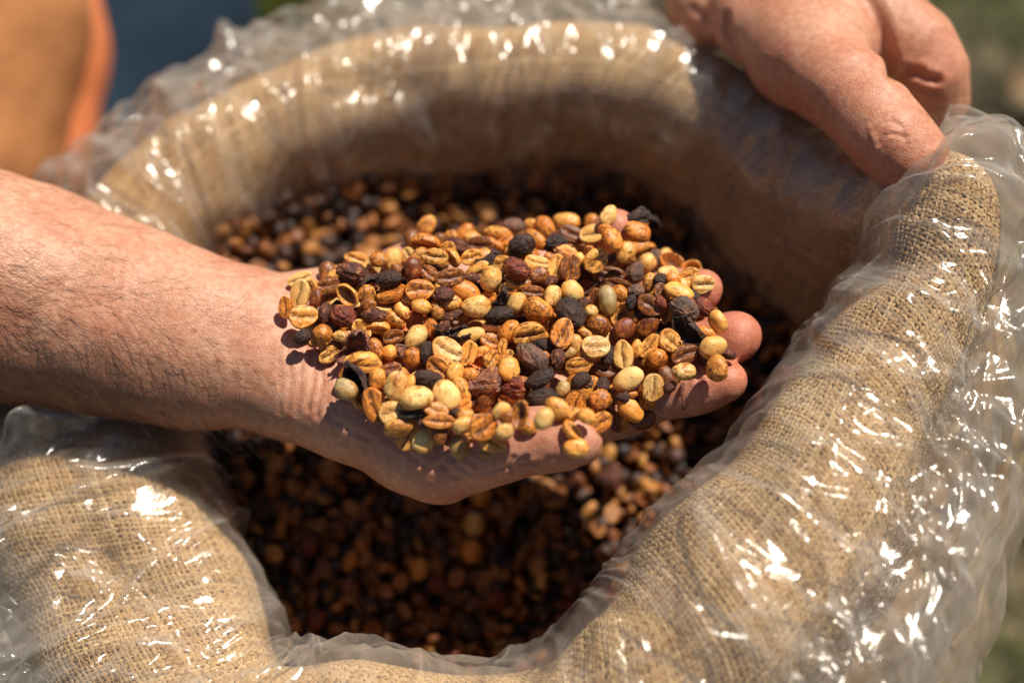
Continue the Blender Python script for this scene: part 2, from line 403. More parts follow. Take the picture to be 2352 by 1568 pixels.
#---------------------------------------------------------------- the hand gripping the rim
H2 = Sculpt()
H2.body += C([(1480, -620, -60, 38), (1640, -280, -26, 27), (1700, -100, -12, 22), (1745, 40, 2, 19), (1830, 130, 15, 18.5), (1890, 180, 24, 17.5)], 14)
H2.body += C([(1660, -280, -24, 27), (1790, -100, -4, 22), (1860, 20, 10, 20), (1890, 110, 20, 20)], 14)
H2.body += C([(1850, -60, 6, 24), (1960, -10, 16, 21), (2040, 50, 18, 17.5)], 13)
H2.body += C([(1590, -160, -26, 22), (1620, 5, -15, 17), (1645, 48, -13, 14)], 7)
thumb2 = C([(1850, 120, 20, 19), (1935, 200, 30, 16.2), (2000, 268, 33, 14.4), (2050, 322, 33, 14.4), (2094, 368, 30, 12.4), (2122, 402, 25, 10.2)], 9)
index2 = C([(2030, 40, 19, 17), (2105, 108, 16, 15.4), (2142, 168, 11, 13.8), (2154, 232, 0, 11.8), (2128, 285, -12, 9.5)], 7)
middle2 = C([(1990, 20, 2, 17), (2100, 120, -8, 13.5), (2140, 200, -22, 12), (2125, 270, -32, 10)], 8)
ring2 = C([(1900, 20, -8, 17), (2040, 130, -24, 13), (2090, 220, -34, 11.5), (2080, 280, -42, 9.5)], 8)
H2.digits = [(thumb2, .005), (index2, .005), (middle2, .005), (ring2, .005)]
f2 = H2.sdf
lo2 = np.array([.03, .04, -.06]); hi2 = np.array([.215, .42, .115])
V2, F2 = surface_nets(f2, lo2, hi2, .00115)
N2 = grad(f2, V2)
_f1 = f1; f1 = f2
cr2 = [(L3([(1985, -10), (2010, 30), (2027, 80), (2037, 130), (2050, 180), (2052, 185)]), .0020, .0030),
       (L3([(2085, 165), (2110, 170), (2128, 182), (2148, 186)]), .0020, .0020), (L3([(2096, 196), (2120, 205), (2150, 215)]), .0012, .0014),
       (L3([(2010, 300), (2026, 284), (2048, 280), (2072, 290)]), 0.0008, .0010), (L3([(2014, 314), (2030, 297), (2050, 293), (2076, 302)]), 0.0008, .0009),
       (L3([(2020, 330), (2034, 311), (2052, 307), (2080, 316)]), .0010, .0010), (L3([(2030, 344), (2040, 326), (2056, 321), (2084, 330)]), .0004, .0009),
       (L3([(2002, 284), (2022, 270), (2046, 268)]), .0003, .0010), (L3([(1668, 40), (1672, 80), (1690, 120)]), .0012, .0022),
       (L3([(1590, 20), (1620, 40), (1650, 60)]), .0008, .0018)]
V2 = cut_lines(V2, N2, cr2)
V2 = V2 + N2*(perlin(V2*42)*.0006 + perlin(V2*95+5)*.0003 + .0006*np.exp(-((np.linalg.norm(V2-L3([(2050, 305)])[0], axis=1))/.006)**2))[:, None]
f1 = _f1
red2 = np.clip(.8*blob(V2, 2140, 190, 20, .016)+.6*blob(V2, 2070, 370, 40, .02)+.5*blob(V2, 1620, 70, 30, .03)+.45*blob(V2, 1840, 220, 40, .03), 0, 1)

person = empty('person', (-.33, .12, -.42))
tag(person, 'kneeling person scooping coffee beans in an open right hand, left hand gripping the sack rim', 'person')
Vb = np.concatenate([V1, V2]); Fb = np.concatenate([F1, F2+len(V1)])
body = mesh_np('body', Vb, Fb, skin_m, person, attrs={'red': np.concatenate([red1, red2]), 'tan': np.concatenate([tan_shade1, 0*red2+.05]), 'spot': np.concatenate([spot1, 0*red2])})

# forearm hair: fine curved strands rooted on the skin
def strands(roots, normals, dirs, lens, rad, seg=6, curl=None, name='arm_hair', mat=None, parent=None):
    n = len(roots); V = []; F = []
    p = roots.copy(); d = dirs.copy(); rows = []
    for k in range(seg+1):
        rows.append(p.copy())
        step = (lens/seg)[:, None]
        p = p + d*step
        d = d + curl*(1.0/seg) - normals*.07*(k > 0)
        d /= np.linalg.norm(d, axis=1)[:, None]
    rows = np.stack(rows, 1)                      # n, seg+1, 3
    tan = np.gradient(rows, axis=1); tan /= np.linalg.norm(tan, axis=2)[..., None]+1e-9
    s1 = np.cross(tan, [0, 0, 1.]); s1 /= np.linalg.norm(s1, axis=2)[..., None]+1e-9; s2 = np.cross(tan, s1)
    rr = rad*(1-np.linspace(0, 1, seg+1)**2*.8)[None, :, None]
    ring = np.stack([rows + rr*(math.cos(a)*s1+math.sin(a)*s2) for a in (0, 2.094, 4.189)], 2)  # n,seg+1,3,3
    V = ring.reshape(-1, 3)
    base = (np.arange(n)[:, None, None]*(seg+1) + np.arange(seg)[None, :, None])*3
    j = np.arange(3)[None, None, :]
    F = np.stack([base+j, base+(j+1) % 3, base+3+(j+1) % 3, base+3+j], -1).reshape(-1, 4)
    return mesh_np(name, V, F, mat, parent)
hr = np.random.default_rng(11)
img = None
face_camera = (N1@VN) > -.35
rel = V1 - CAM; dep = -(rel@VN); U1 = 1176 + (rel@VX)/dep*LENS/36*2352; W1 = 784 - (rel@VU)/dep*LENS/36*2352
dens = np.clip((660-U1)/430, 0, 1)**.8*np.clip((W1-(470+.30*U1))/260, .06, 1)*face_camera*(U1 > -150)
dens *= np.clip((1200-W1)/60, 0, 1)
pick = hr.choice(len(V1), 1250, p=dens/dens.sum())
pk = V1[pick]; pn = N1[pick]
axis = (P(650, 880, -20)-P(0, 760, -20)); axis /= np.linalg.norm(axis)
side = np.cross(pn, axis); 
low = np.clip((W1[pick]-700)/250, 0, 1)[:, None]
dirs = axis*(1.0-.55*low) - VU*(.10+.75*low) + hr.normal(0, .28, (len(pk), 3)) + pn*.35
dirs -= pn*((dirs*pn).sum(1)-.22)[:, None]; dirs /= np.linalg.norm(dirs, axis=1)[:, None]
curl = hr.normal(0, .8, (len(pk), 3)) + VU*hr.uniform(-.3, .9, (len(pk), 1))
strands(pk, pn, dirs, hr.uniform(.013, .034, len(pk)), .000048, 9, curl, 'arm_hair', hair_m, person)['kind'] = 'stuff'
#%%STRUCTURE%%
#================================================================ the sack: rolled jute rim with a clear plastic liner
# axis of the rolled rim, clockwise in the view from above: u, v, height of the roll axis (mm), roll radius (mm),
# how far the film stands out beyond the roll (mm), how far it then falls (mm)
ST = [(1150, 190, -50, 25, 22, 60), (1420, 205, -50, 26, 24, 60), (1660, 300, -44, 26, 20, 60), (1850, 410, -34, 25, 18, 60), (2025, 468, -4, 21.5, 12, 50),
      (2180, 425, 28, 14, 12, 60), (2158, 600, 14, 20.5, 16, 70), (2065, 770, 2, 25, 20, 80), (1960, 945, -6, 30, 24, 100), (1862, 1158, -14, 34, 28, 110),
      (1695, 1378, -26, 37, 34, 110), (1490, 1590, -42, 35, 36, 110), (1190, 1705, -60, 31, 26, 90), (830, 1712, -66, 31, 26, 80), (515, 1670, -76, 33, 32, 70),
      (335, 1440, -92, 43, 36, 60), (235, 1200, -104, 53, 30, 60), (200, 980, -108, 48, 28, 60), (260, 760, -98, 38, 22, 60), (350, 545, -80, 32, 13, 55),
      (490, 395, -66, 30, 14, 55), (680, 275, -60, 29, 17, 60), (900, 212, -55, 27, 22, 60)]
axp = np.array([P(u, v, z) for u, v, z, *_ in ST]); pr = np.array([[r, fo, fd] for *_, r, fo, fd in ST])/1000
allp = np.hstack([axp, pr]); ns = len(allp)
def catmull(A, n):
    out = []; T = np.linspace(0, len(A), n, endpoint=False)
    i = np.floor(T).astype(int); t = (T-i)[:, None]; k = len(A)
    p0, p1, p2, p3 = A[(i-1) % k], A[i % k], A[(i+1) % k], A[(i+2) % k]
    return .5*((2*p1)+(-p0+p2)*t+(2*p0-5*p1+4*p2-p3)*t*t+(-p0+3*p1-3*p2+p3)*t**3)
dn = catmull(allp, 6000); sl_ = np.r_[0, np.cumsum(np.linalg.norm(np.diff(dn[:, :3], axis=0), axis=1))]
RING = sl_[-1] + np.linalg.norm(dn[0, :3]-dn[-1, :3])
def stations(n):
    s = np.linspace(0, RING, n, endpoint=False); ext = np.vstack([dn, dn[:1]]); se = np.r_[sl_, RING]
    A = np.stack([np.interp(s, se, ext[:, k]) for k in range(6)], 1)
    for _ in range(3): A[:, :3] = (np.roll(A[:, :3], 1, 0)+A[:, :3]*2+np.roll(A[:, :3], -1, 0))/4
    m = max(1, int(n*.006)); tg = np.roll(A[:, :3], -m, 0)-np.roll(A[:, :3], m, 0); tg[:, 2] = 0
    K = np.hanning(2*int(n*.012)+3); K /= K.sum(); h = len(K)//2
    tg = np.stack([np.convolve(np.r_[tg[-h:, k], tg[:, k], tg[:h, k]], K, 'valid') for k in range(3)], 1)
    tg /= np.linalg.norm(tg, axis=1)[:, None]
    out = np.stack([-tg[:, 1], tg[:, 0], 0*tg[:, 0]], 1)      # clockwise ring: outward is to the left of travel
    return s, A, tg, out
LIN, LOUT = .075, .075            # length of jute above the beans inside, and outside, that shows single threads
def rim_point(s, A, out, w, off):
    """w: metres along the cross-section; 0 at the crest, negative inside. returns position and normal, pushed out by off"""
    r = A[:, 3][:, None]; arc = r*math.pi/2; rr = r + off
    th = np.clip(w/r, -math.pi/2, math.pi/2)
    din = np.clip(-w-arc, 0, None); dout = np.clip(w-arc, 0, None)
    x = rr*np.sin(th) + .10*dout - .04*din; z = rr*np.cos(th) - din*.995 - dout*.98
    nx = np.sin(th); nz = np.cos(th)
    pos = A[:, None, :3] + out[:, None, :]*x[..., None]; pos[..., 2] += z
    nor = out[:, None, :]*nx[..., None]; nor[..., 2] += nz
    return pos, nor
def rim_relief(pos):
    """soft lumps of the jute cloth"""
    g = perlin(pos*9+3)*.0095 + perlin(pos*20)*.0034 + perlin(pos*42+7)*.0018
    for (u, v, z, ru, amp) in ((620, 1590, -60, .02, .008), (2030, 655, 12, .014, .011), (1900, 830, 5, .012, .006), (1500, 1400, -20, .02, .006), (620, 430, -45, .018, .006), (300, 1330, -40, .022, .010), (1000, 300, -40, .02, .004), (430, 1250, -45, .018, .008), (170, 1290, -40, .024, .010), (470, 1500, -45, .020, .009), (1750, 1250, -5, .016, .006), (1250, 1540, -40, .018, .007), (860, 190, -30, .014, .005)):
        g = g - amp*np.exp(-((pos-P(u, v, z))**2).sum(-1)/ru**2)
    return g
sack = empty('coffee_sack', (0, .02, -.45))
tag(sack, 'open jute sack with rolled rim, lined with clear plastic and filled with coffee beans', 'sack')
# cloth under the threads, inside and outside down to the ground
nS = 520; s_, A_, tg_, out_ = stations(nS)
w_ = np.r_[-np.linspace(.26, .075, 20), np.linspace(-.07, .075, 60), np.linspace(.085, .42, 26)]
W = np.repeat(w_[None], nS, 0); pos, nor = rim_point(s_, A_, out_, W, 0)
inner = np.clip(-W-.04-A_[:, 3][:, None]*1.57, 0, None)
g = rim_relief(pos)
fold = perlin(np.stack([np.cos(s_/RING*2*math.pi)*3.2, np.sin(s_/RING*2*math.pi)*3.2, 0*s_], 1))[:, None]
bul = np.clip(W-.08, 0, None); pos = pos + out_[:, None]*(fold*bul*.16 + (1-np.exp(-bul/.07))*(.04+.02*np.clip(out_[:, :1]*1.3-.1*out_[:, 1:2], 0, 1)))[..., None]
pos = pos + nor*(g-.0030)[..., None]
i, j = np.meshgrid(np.arange(nS), np.arange(len(w_)-1), indexing='ij'); q = len(w_)
Fg = np.stack([i*q+j, i*q+j+1, ((i+1) % nS)*q+j+1, ((i+1) % nS)*q+j], -1).reshape(-1, 4)
Vc = pos.reshape(-1, 3); tone_c = .35+.12*np.sin(np.repeat(s_, q)*3000)+perlin(Vc*200)*.2
Vc[:, 2] = np.maximum(Vc[:, 2], -.452)
mesh_np('jute_cloth', Vc, Fg, burlap_in_m, sack, attrs={'tone': tone_c})
# the woven threads themselves: plain weave, each thread a half-round strip going over and under
PIT = .0020
nW = int(round(RING/PIT/2))*2; wr = np.random.default_rng(21)
s_, A_, tg_, out_ = stations(nW)
half = (LIN+LOUT+math.pi*.03)/2; wl_ = np.arange(-LIN-.045, LOUT+.045, PIT); nL = len(wl_)
def weave(kind):
    if kind == 'warp':
        ww = np.arange(wl_[0], wl_[-1]+PIT/2, PIT/2); n1, n2 = nW, len(ww)
        base_w = np.repeat(ww[None], nW, 0); ph = np.arange(n2)[None]/2.0
        hgt = np.cos(math.pi*ph + math.pi*np.arange(nW)[:, None]); ds = wr.normal(0, .10*PIT, (nW, 1)) + .10*PIT*np.sin(ph*1.3+wr.uniform(0, 6, (nW, 1)))
        return base_w, None, hgt, ds
rad = PIT*.37
grid_pos, grid_nor = rim_point(s_, A_, out_, np.repeat(wl_[None], nW, 0), 0)
g = rim_relief(grid_pos); grid_pos = grid_pos + grid_nor*g[..., None]
shr = (.30*wl_[None] + .006*perlin(np.stack([s_[:, None]*9+0*wl_[None], wl_[None]*12+0*s_[:, None], 0*s_[:, None]+0*wl_[None]], -1)))/(RING/nW)
sb = np.arange(nW)[:, None]+shr; i0 = np.floor(sb).astype(int); fr_ = (sb-i0)[..., None]; jj = np.arange(nL)[None]+0*i0
grid_pos = grid_pos[i0 % nW, jj]*(1-fr_)+grid_pos[(i0+1) % nW, jj]*fr_; grid_nor = grid_nor[i0 % nW, jj]*(1-fr_)+grid_nor[(i0+1) % nW, jj]*fr_
def build_threads(gp, gn, flip, rnd, closed):
    """gp: (threads, samples, 3) crossing points along each thread; flip: parity offset per thread"""
    T, S, _ = gp.shape
    if closed: mid = .5*(gp+np.roll(gp, -1, 1)); midn = .5*(gn+np.roll(gn, -1, 1)); m = 2*S
    else: mid = .5*(gp[:, :-1]+gp[:, 1:]); midn = .5*(gn[:, :-1]+gn[:, 1:]); m = 2*S-1
    p = np.empty((T, m, 3)); n = np.empty((T, m, 3)); p[:, 0::2] = gp; p[:, 1::2] = mid; n[:, 0::2] = gn; n[:, 1::2] = midn
    n /= np.linalg.norm(n, axis=2)[..., None]
    k = np.arange(m)[None]; hgt = np.cos(math.pi*(k/2.0+flip[:, None]))
    tan = np.roll(p, -1, 1)-np.roll(p, 1, 1)
    if not closed: tan[:, 0] = p[:, 1]-p[:, 0]; tan[:, -1] = p[:, -1]-p[:, -2]
    tan /= np.linalg.norm(tan, axis=2)[..., None]+1e-12
    sd = np.cross(n, tan)
    wob = rnd.normal(0, .12*PIT, (T, 1)) + .13*PIT*np.sin(k*.37+rnd.uniform(0, 6, (T, 1))) + rnd.normal(0, .03*PIT, (T, m))
    slub = np.clip(perlin(np.stack([k*.045+0*hgt, np.arange(T)[:, None]*7.3+0*hgt, 0*hgt+.5], -1)), -.3, 1)
    wid = rad*(rnd.uniform(.72, 1.15, (T, 1))+rnd.normal(0, .08, (T, m))+.35*slub)
    c = p + n*(hgt*PIT*.24)[..., None] + sd*wob[..., None]
    prof = [(-1, -.5), (0, .55), (1, -.5)]
    V = np.stack([c + sd*(wid*a)[..., None] + n*(wid*b*.75)[..., None] for a, b in prof], 2)
    V = V.reshape(-1, 3)
    kk = np.arange(m if closed else m-1); t = np.arange(T)[:, None, None]; a = kk[None, :, None]; b = ((kk+1) % m)[None, :, None]; e = np.arange(2)[None, None]
    F = np.stack([(t*m+a)*3+e, (t*m+a)*3+e+1, (t*m+b)*3+e+1, (t*m+b)*3+e], -1).reshape(-1, 4)
    tone = np.repeat(np.clip(rnd.normal(.52, .22, (T, 1))+rnd.normal(0, .12, (T, m))+.2*slub, 0, 1).ravel(), 3)
    return V, F, tone
Va, Fa, ta = build_threads(grid_pos, grid_nor, (np.arange(nW) % 2).astype(float), wr, False)
Vb_, Fb_, tb = build_threads(grid_pos.transpose(1, 0, 2), grid_nor.transpose(1, 0, 2), (np.arange(nL) % 2).astype(float)+1.0, wr, True)
Fa = Fa[:, ::-1]
o = mesh_np('woven_threads', np.concatenate([Va, Vb_]), np.concatenate([Fa, Fb_+len(Va)]), burlap_m, sack, attrs={'tone': np.concatenate([ta, tb])}); o['kind'] = 'stuff'
print('weave', nW, nL, len(Fa)+len(Fb_))
# loose jute fibres standing off the cloth
k = wr.integers(0, nW*nL, 2600); gp = grid_pos.reshape(-1, 3)[k]; gn = grid_nor.reshape(-1, 3)[k]; gn /= np.linalg.norm(gn, axis=1)[:, None]
dd = wr.normal(0, 1, gp.shape); dd -= gn*((dd*gn).sum(1)-.5)[:, None]; dd /= np.linalg.norm(dd, axis=1)[:, None]
strands(gp+gn*.0004, gn, dd, wr.uniform(.002, .006, len(gp)), .00004, 4, wr.normal(0, .9, gp.shape), 'loose_fibre', burlap_m, sack)['kind'] = 'stuff'

# ---- the plastic film
nP = 1560; s_, A_, tg_, out_ = stations(nP)
wi = np.linspace(-.20, -.05, 34, endpoint=False); wc = np.linspace(-.05, .055, 110, endpoint=False); wo = np.linspace(0, 1, 84)
cr_ = np.random.default_rng(5)
S_PEAK = sl_[int(6000*5.1/ns)]
def film(seed, nP, s_, A_, out_, lift, flare_k, fall_k, inner_from, start=-.05):
    cr_ = np.random.default_rng(seed)
    r = A_[:, 3][:, None]; arc = r*math.pi/2
    t_in = wi[None]*np.ones((nP, 1)); t_in = t_in[:, wi >= inner_from] if inner_from > -1 else t_in
    # inside and over the crest follow the roll; outside it stands off and then falls
    wa = np.concatenate([t_in, np.linspace(0, 1, 96, endpoint=False)[None]*(-start+arc*.62)+start], 1)
    pa, na = rim_point(s_, A_, out_, wa, lift)
    end = pa[:, -1]; en = na[:, -1]
    fo = (A_[:, 4]*flare_k)[:, None]; fd = (A_[:, 5]*fall_k)[:, None]
    wavy = perlin(np.stack([s_*22, 0*s_+seed, 0*s_], 1))[:, None]; wavy2 = perlin(np.stack([s_*60, 0*s_+seed+9, 0*s_], 1))[:, None]
    fo = fo*(1+.28*wavy+.05*wavy2)+.003; tt = wo[None]**1.0
    ang = tt*2.1; x = fo*np.sin(np.minimum(ang, 1.57))+ .012*wavy*np.clip(tt-.5, 0, 1); z = -fo*.35*(1-np.cos(np.minimum(ang, 1.57))) - fd*np.clip(tt-.28, 0, 1)**1.25 - .5*r*tt
    po = end[:, None]+out_[:, None]*x[..., None]; po[..., 2] += z
    no = out_[:, None]*np.clip(tt*1.6, .55, .95)[..., None]*np.ones_like(x)[..., None]; no[..., 2] += np.clip(1-tt*1.1, .25, .8)
    no /= np.linalg.norm(no, axis=2)[..., None]
    pos = np.concatenate([pa, po], 1); nor = np.concatenate([na, no], 1)
    wlen = np.concatenate([wa, (.05+arc*.62-.05)+fo*tt*1.6+fd*tt*.4], 1)      # running length across
    sl = s_[:, None]*np.ones_like(wlen); m = pos.shape[1]
    # broad folds running across the rim
    d = .0034*np.abs(perlin(np.stack([sl*38+wlen*9, wlen*7, 0*sl+seed], -1)))*2
    msk = np.clip(perlin(np.stack([sl*20, wlen*24, 0*sl+30+seed], -1))*2.2+.25, 0, 1)
    d += .0012*perlin(np.stack([sl*70-wlen*30, wlen*18, 0*sl+3+seed], -1))
    d += msk*.0003*np.clip(ridged(np.stack([sl*120, wlen*80, 0*sl+5+seed], -1)), 0, 1)**2
    d += msk*msk*.0001*np.clip(ridged(np.stack([sl*330, wlen*260, 0*sl+6+seed], -1)), 0, 1)**2
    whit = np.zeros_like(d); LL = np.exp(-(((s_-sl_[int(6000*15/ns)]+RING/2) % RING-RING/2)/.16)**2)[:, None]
    for _ in range(130):                                  # large loose pleats
        c0 = cr_.uniform(0, RING); w0 = cr_.uniform(-.03, .10); a = cr_.normal(1.3, .45)*cr_.choice([1, 1, -1]); L = cr_.uniform(.035, .11); wd = cr_.uniform(.004, .010); h = cr_.uniform(.4, 1)*wd*.75
        k0 = int((c0-L)/(s_[1]-s_[0])); k1 = int((c0+L)/(s_[1]-s_[0]))+1; idx = np.arange(k0, k1) % nP
        S = (np.arange(k0, k1)*(s_[1]-s_[0]))[:, None]-c0; Wd = wlen[idx]-w0
        al = S*math.cos(a)+Wd*math.sin(a); ac = -S*math.sin(a)+Wd*math.cos(a) + cr_.normal(0, 4)*al*al + .0015*np.sin(al*120)
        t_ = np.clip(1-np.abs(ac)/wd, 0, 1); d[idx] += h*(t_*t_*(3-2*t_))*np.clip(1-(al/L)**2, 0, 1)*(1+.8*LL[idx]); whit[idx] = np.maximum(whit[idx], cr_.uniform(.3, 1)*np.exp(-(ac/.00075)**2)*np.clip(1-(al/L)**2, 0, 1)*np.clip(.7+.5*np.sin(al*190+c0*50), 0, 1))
    pk = np.exp(-(((s_-S_PEAK+RING/2) % RING-RING/2)/.020)**2)[:, None]; d += pk*.009*np.clip(1-np.abs(wlen)/.06, 0, 1)*(1+.5*np.sin(sl*300))
    loose = np.clip((np.abs(wlen)-.045)/.06, 0, 1)
    d += loose*.004*(perlin(np.stack([sl*17, wlen*22, 0*sl+8+seed], -1))+.5)
    # sharp single creases
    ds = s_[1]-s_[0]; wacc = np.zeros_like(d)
    for _ in range(300):
        c0 = cr_.uniform(0, RING); w0 = cr_.uniform(-.09, .13); a = cr_.normal(1.35, .55)*cr_.choice([1, 1, 1, -1]); L = .020+.090*cr_.random()**1.3; wd = cr_.uniform(.0014, .0060); h = cr_.uniform(.3, 1)*wd*.60
        if cr_.random() < .25: a = cr_.uniform(-.7, .7)
        k0 = int((c0-L)/ds); k1 = int((c0+L)/ds)+1; idx = np.arange(k0, k1) % nP
        S = (np.arange(k0, k1)*ds)[:, None]-c0; Wd = wlen[idx]-w0
        al = S*math.cos(a)+Wd*math.sin(a); ac = -S*math.sin(a)+Wd*math.cos(a) + cr_.normal(0, 6)*al*al
        prof = np.exp(-(ac/(.62*wd))**2)*np.clip(1-(al/L)**2, 0, 1)**.8*np.clip(.75+.5*np.sin(al*cr_.uniform(80, 260)+c0*99), .2, 1.2)
        d[idx] += h*prof
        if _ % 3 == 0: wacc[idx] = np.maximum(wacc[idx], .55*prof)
    lobe = np.clip(perlin(np.stack([sl*15, 0*sl+40+seed, wlen*6], -1))+.25, 0, 1); d += lobe*.013*np.clip((-wlen-.018)/.035, 0, 1)
    d = d*np.clip(1+wlen/.08, .6, 1) + rim_relief(pos)*np.exp(-(wlen/.09)**4)
    pos = pos + nor*d[..., None]
    i, j = np.meshgrid(np.arange(nP), np.arange(m-1), indexing='ij')
    F = np.stack([i*m+j, i*m+j+1, ((i+1) % nP)*m+j+1, ((i+1) % nP)*m+j], -1).reshape(-1, 4)
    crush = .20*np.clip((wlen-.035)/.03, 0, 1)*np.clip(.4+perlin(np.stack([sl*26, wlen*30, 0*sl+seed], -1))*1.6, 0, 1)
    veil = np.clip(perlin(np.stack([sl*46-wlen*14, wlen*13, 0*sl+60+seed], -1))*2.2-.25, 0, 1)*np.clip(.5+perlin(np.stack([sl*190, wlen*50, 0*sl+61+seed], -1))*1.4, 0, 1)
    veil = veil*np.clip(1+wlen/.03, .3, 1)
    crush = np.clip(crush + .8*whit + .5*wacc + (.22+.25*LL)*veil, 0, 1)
    return pos.reshape(-1, 3), F, crush.ravel()
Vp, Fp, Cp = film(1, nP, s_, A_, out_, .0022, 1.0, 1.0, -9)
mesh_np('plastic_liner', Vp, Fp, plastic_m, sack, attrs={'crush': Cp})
# the loose outer turn of the film, folded back over the rim
nP2 = 1050; s2_, A2_, tg2_, out2_ = stations(nP2)
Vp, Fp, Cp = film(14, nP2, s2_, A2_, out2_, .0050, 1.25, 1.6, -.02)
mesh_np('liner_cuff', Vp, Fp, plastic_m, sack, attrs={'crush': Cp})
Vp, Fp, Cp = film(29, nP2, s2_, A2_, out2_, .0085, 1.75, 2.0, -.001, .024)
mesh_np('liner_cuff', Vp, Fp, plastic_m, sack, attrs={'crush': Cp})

#================================================================ ground, clothes
gm, nt, nd, lk, p = M('ground_soil'); tc = N(nt, 'TexCoord').outputs['Object']
a = noise_n(nt, tc, 22, 5, .6); b = noise_n(nt, tc, 5, 3)
c = ramp_n(nt, a, [(.3, (.022, .018, .010)), (.5, (.065, .052, .028)), (.62, (.14, .11, .065)), (.75, (.32, .25, .16))])
c = mix_n(nt, ramp_n(nt, b, [(.42, (0,)*3), (.6, (.8,)*3)]), c, (.055, .075, .022)); lk.new(c, p.inputs['Base Color']); p.inputs['Roughness'].default_value = .95
gx, gy = np.meshgrid(np.linspace(-1, 1, 161), np.linspace(-1, 1, 161), indexing='ij')
gx = np.sign(gx)*np.abs(gx)**2.2*40; gy = np.sign(gy)*np.abs(gy)**2.2*40
gp = np.stack([gx, gy, 0*gx], -1).reshape(-1, 3); gp[:, 2] = -.45 + perlin(gp*6)*.012*np.exp(-np.linalg.norm(gp, axis=1)/4)
i, j = np.meshgrid(np.arange(160), np.arange(160), indexing='ij')
tag(mesh_np('ground', gp, np.stack([i*161+j, (i+1)*161+j, (i+1)*161+j+1, i*161+j+1], -1).reshape(-1, 4), gm), kind='structure')
grm, nt, nd, lk, p = M('grass_blades'); tc = N(nt, 'TexCoord').outputs['Object']
c = ramp_n(nt, noise_n(nt, tc, 14, 3), [(.35, (.06, .10, .012)), (.55, (.13, .17, .024)), (.7, (.30, .24, .10))]); lk.new(c, p.inputs['Base Color']); p.inputs['Roughness'].default_value = .5
gr = np.random.default_rng(31); n = 9000
gp = np.stack([gr.uniform(-.6, .8, n), gr.uniform(-.5, .95, n), np.full(n, -.45)], 1)
gp[:1800] = P(610, 0, -450) + np.stack([gr.normal(0, .11, 1800), gr.normal(0, .06, 1800), np.zeros(1800)], 1)
keep = (np.linalg.norm((gp-[0, .02, 0])*[1, 1.05, 0], axis=1) > .23) & (perlin(gp*[7, 7, 0]+2) > -.12) | ((np.arange(n) < 1800) & (np.linalg.norm((gp-[0, .02, 0])*[1, 1.05, 0], axis=1) > .23)); gp = gp[keep]
dd = gr.normal(0, .55, gp.shape); dd[:, 2] = 1; dd /= np.linalg.norm(dd, axis=1)[:, None]
g = strands(gp, np.tile([0, 0, .2], (len(gp), 1)), dd, gr.uniform(.02, .06, len(gp)), .0013, 4, gr.normal(0, .8, gp.shape), 'grass', grm)
tag(g, 'short green and straw coloured grass growing round the sack', 'grass', kind='stuff')

lm, nt, nd, lk, p = M('dry_leaf'); tc = N(nt, 'TexCoord').outputs['Object']
lk.new(ramp_n(nt, noise_n(nt, tc, 18, 3), [(.35, (.16, .08, .04)), (.6, (.42, .28, .15))]), p.inputs['Base Color']); VV = []; FF = []
for k in range(140):
    c0 = np.array([gr.uniform(.18, .75), gr.uniform(-.4, .8), -.435]) if k < 100 else np.array([gr.uniform(-.5, .2), gr.uniform(.5, .9), -.435]); a = gr.uniform(0, 6.3); L = gr.uniform(.015, .04); e1 = np.array([math.cos(a), math.sin(a), gr.uniform(-.3, .3)]); e2 = np.array([-e1[1], e1[0], gr.uniform(-.5, .5)])
    t_ = np.linspace(-1, 1, 7); wq = (1-t_**2)*.38
    for sgn in (-1, 0, 1): VV += [c0+e1*L*tt+e2*L*ww*sgn+np.array([0, 0, .25*L*abs(sgn)+.1*L*tt*tt]) for tt, ww in zip(t_, wq)]
    FF += [[k*21+r*7+q_, k*21+r*7+q_+1, k*21+(r+1)*7+q_+1, k*21+(r+1)*7+q_] for r in (0, 1) for q_ in range(6)]
tag(mesh_np('fallen_leaves', VV, FF, lm), 'dry brown and tan leaves scattered on the ground around the sack', 'leaves', kind='stuff')
shirt_m = cloth_material('tan_cloth', (.66, .31, .13), (.52, .22, .085), 260, .5)
hem_m = cloth_material('khaki_cloth', (.30, .19, .095), (.22, .14, .07), 300)
orange_m = cloth_material('orange_cloth', (.78, .25, .10), (.66, .20, .08), 120, .2)
jean_m = cloth_material('blue_denim', (.007, .018, .036), (.018, .038, .066), 240)
def sculpt_part(name, body, lo, hi, h, mat, parent, lumps=.004):
    S = Sculpt(); S.body = body; V, F = surface_nets(S.sdf, np.array(lo), np.array(hi), h)
    V = V + grad(S.sdf, V)*(perlin(V*14)*lumps + perlin(V*37)*lumps*.4)[:, None]
    return mesh_np(name, V, F, mat, parent)
CX = 85
def C_(pts, k): return C([(u+CX, v, z, r) for u, v, z, r in pts], k)
B_ = C_([(-480, -160, -110, 118), (-330, 50, -120, 100), (-330, 330, -150, 84), (-420, 620, -190, 60)], 30)
sculpt_part('shirt', B_ + C_([(-480, -160, -110, 118), (-700, -700, 60, 130)], 30) + C_([(-700, -500, 60, 90), (-900, 100, 30, 62), (-760, 400, -12, 60)], 25), [-.46, -.05, -.32], [-.12, .62, .22], .004, shirt_m, person, .003)
hemB = C_([(-328, 40, -122, 101.5), (-322, 330, -152, 86), (-408, 620, -192, 62)], 6)
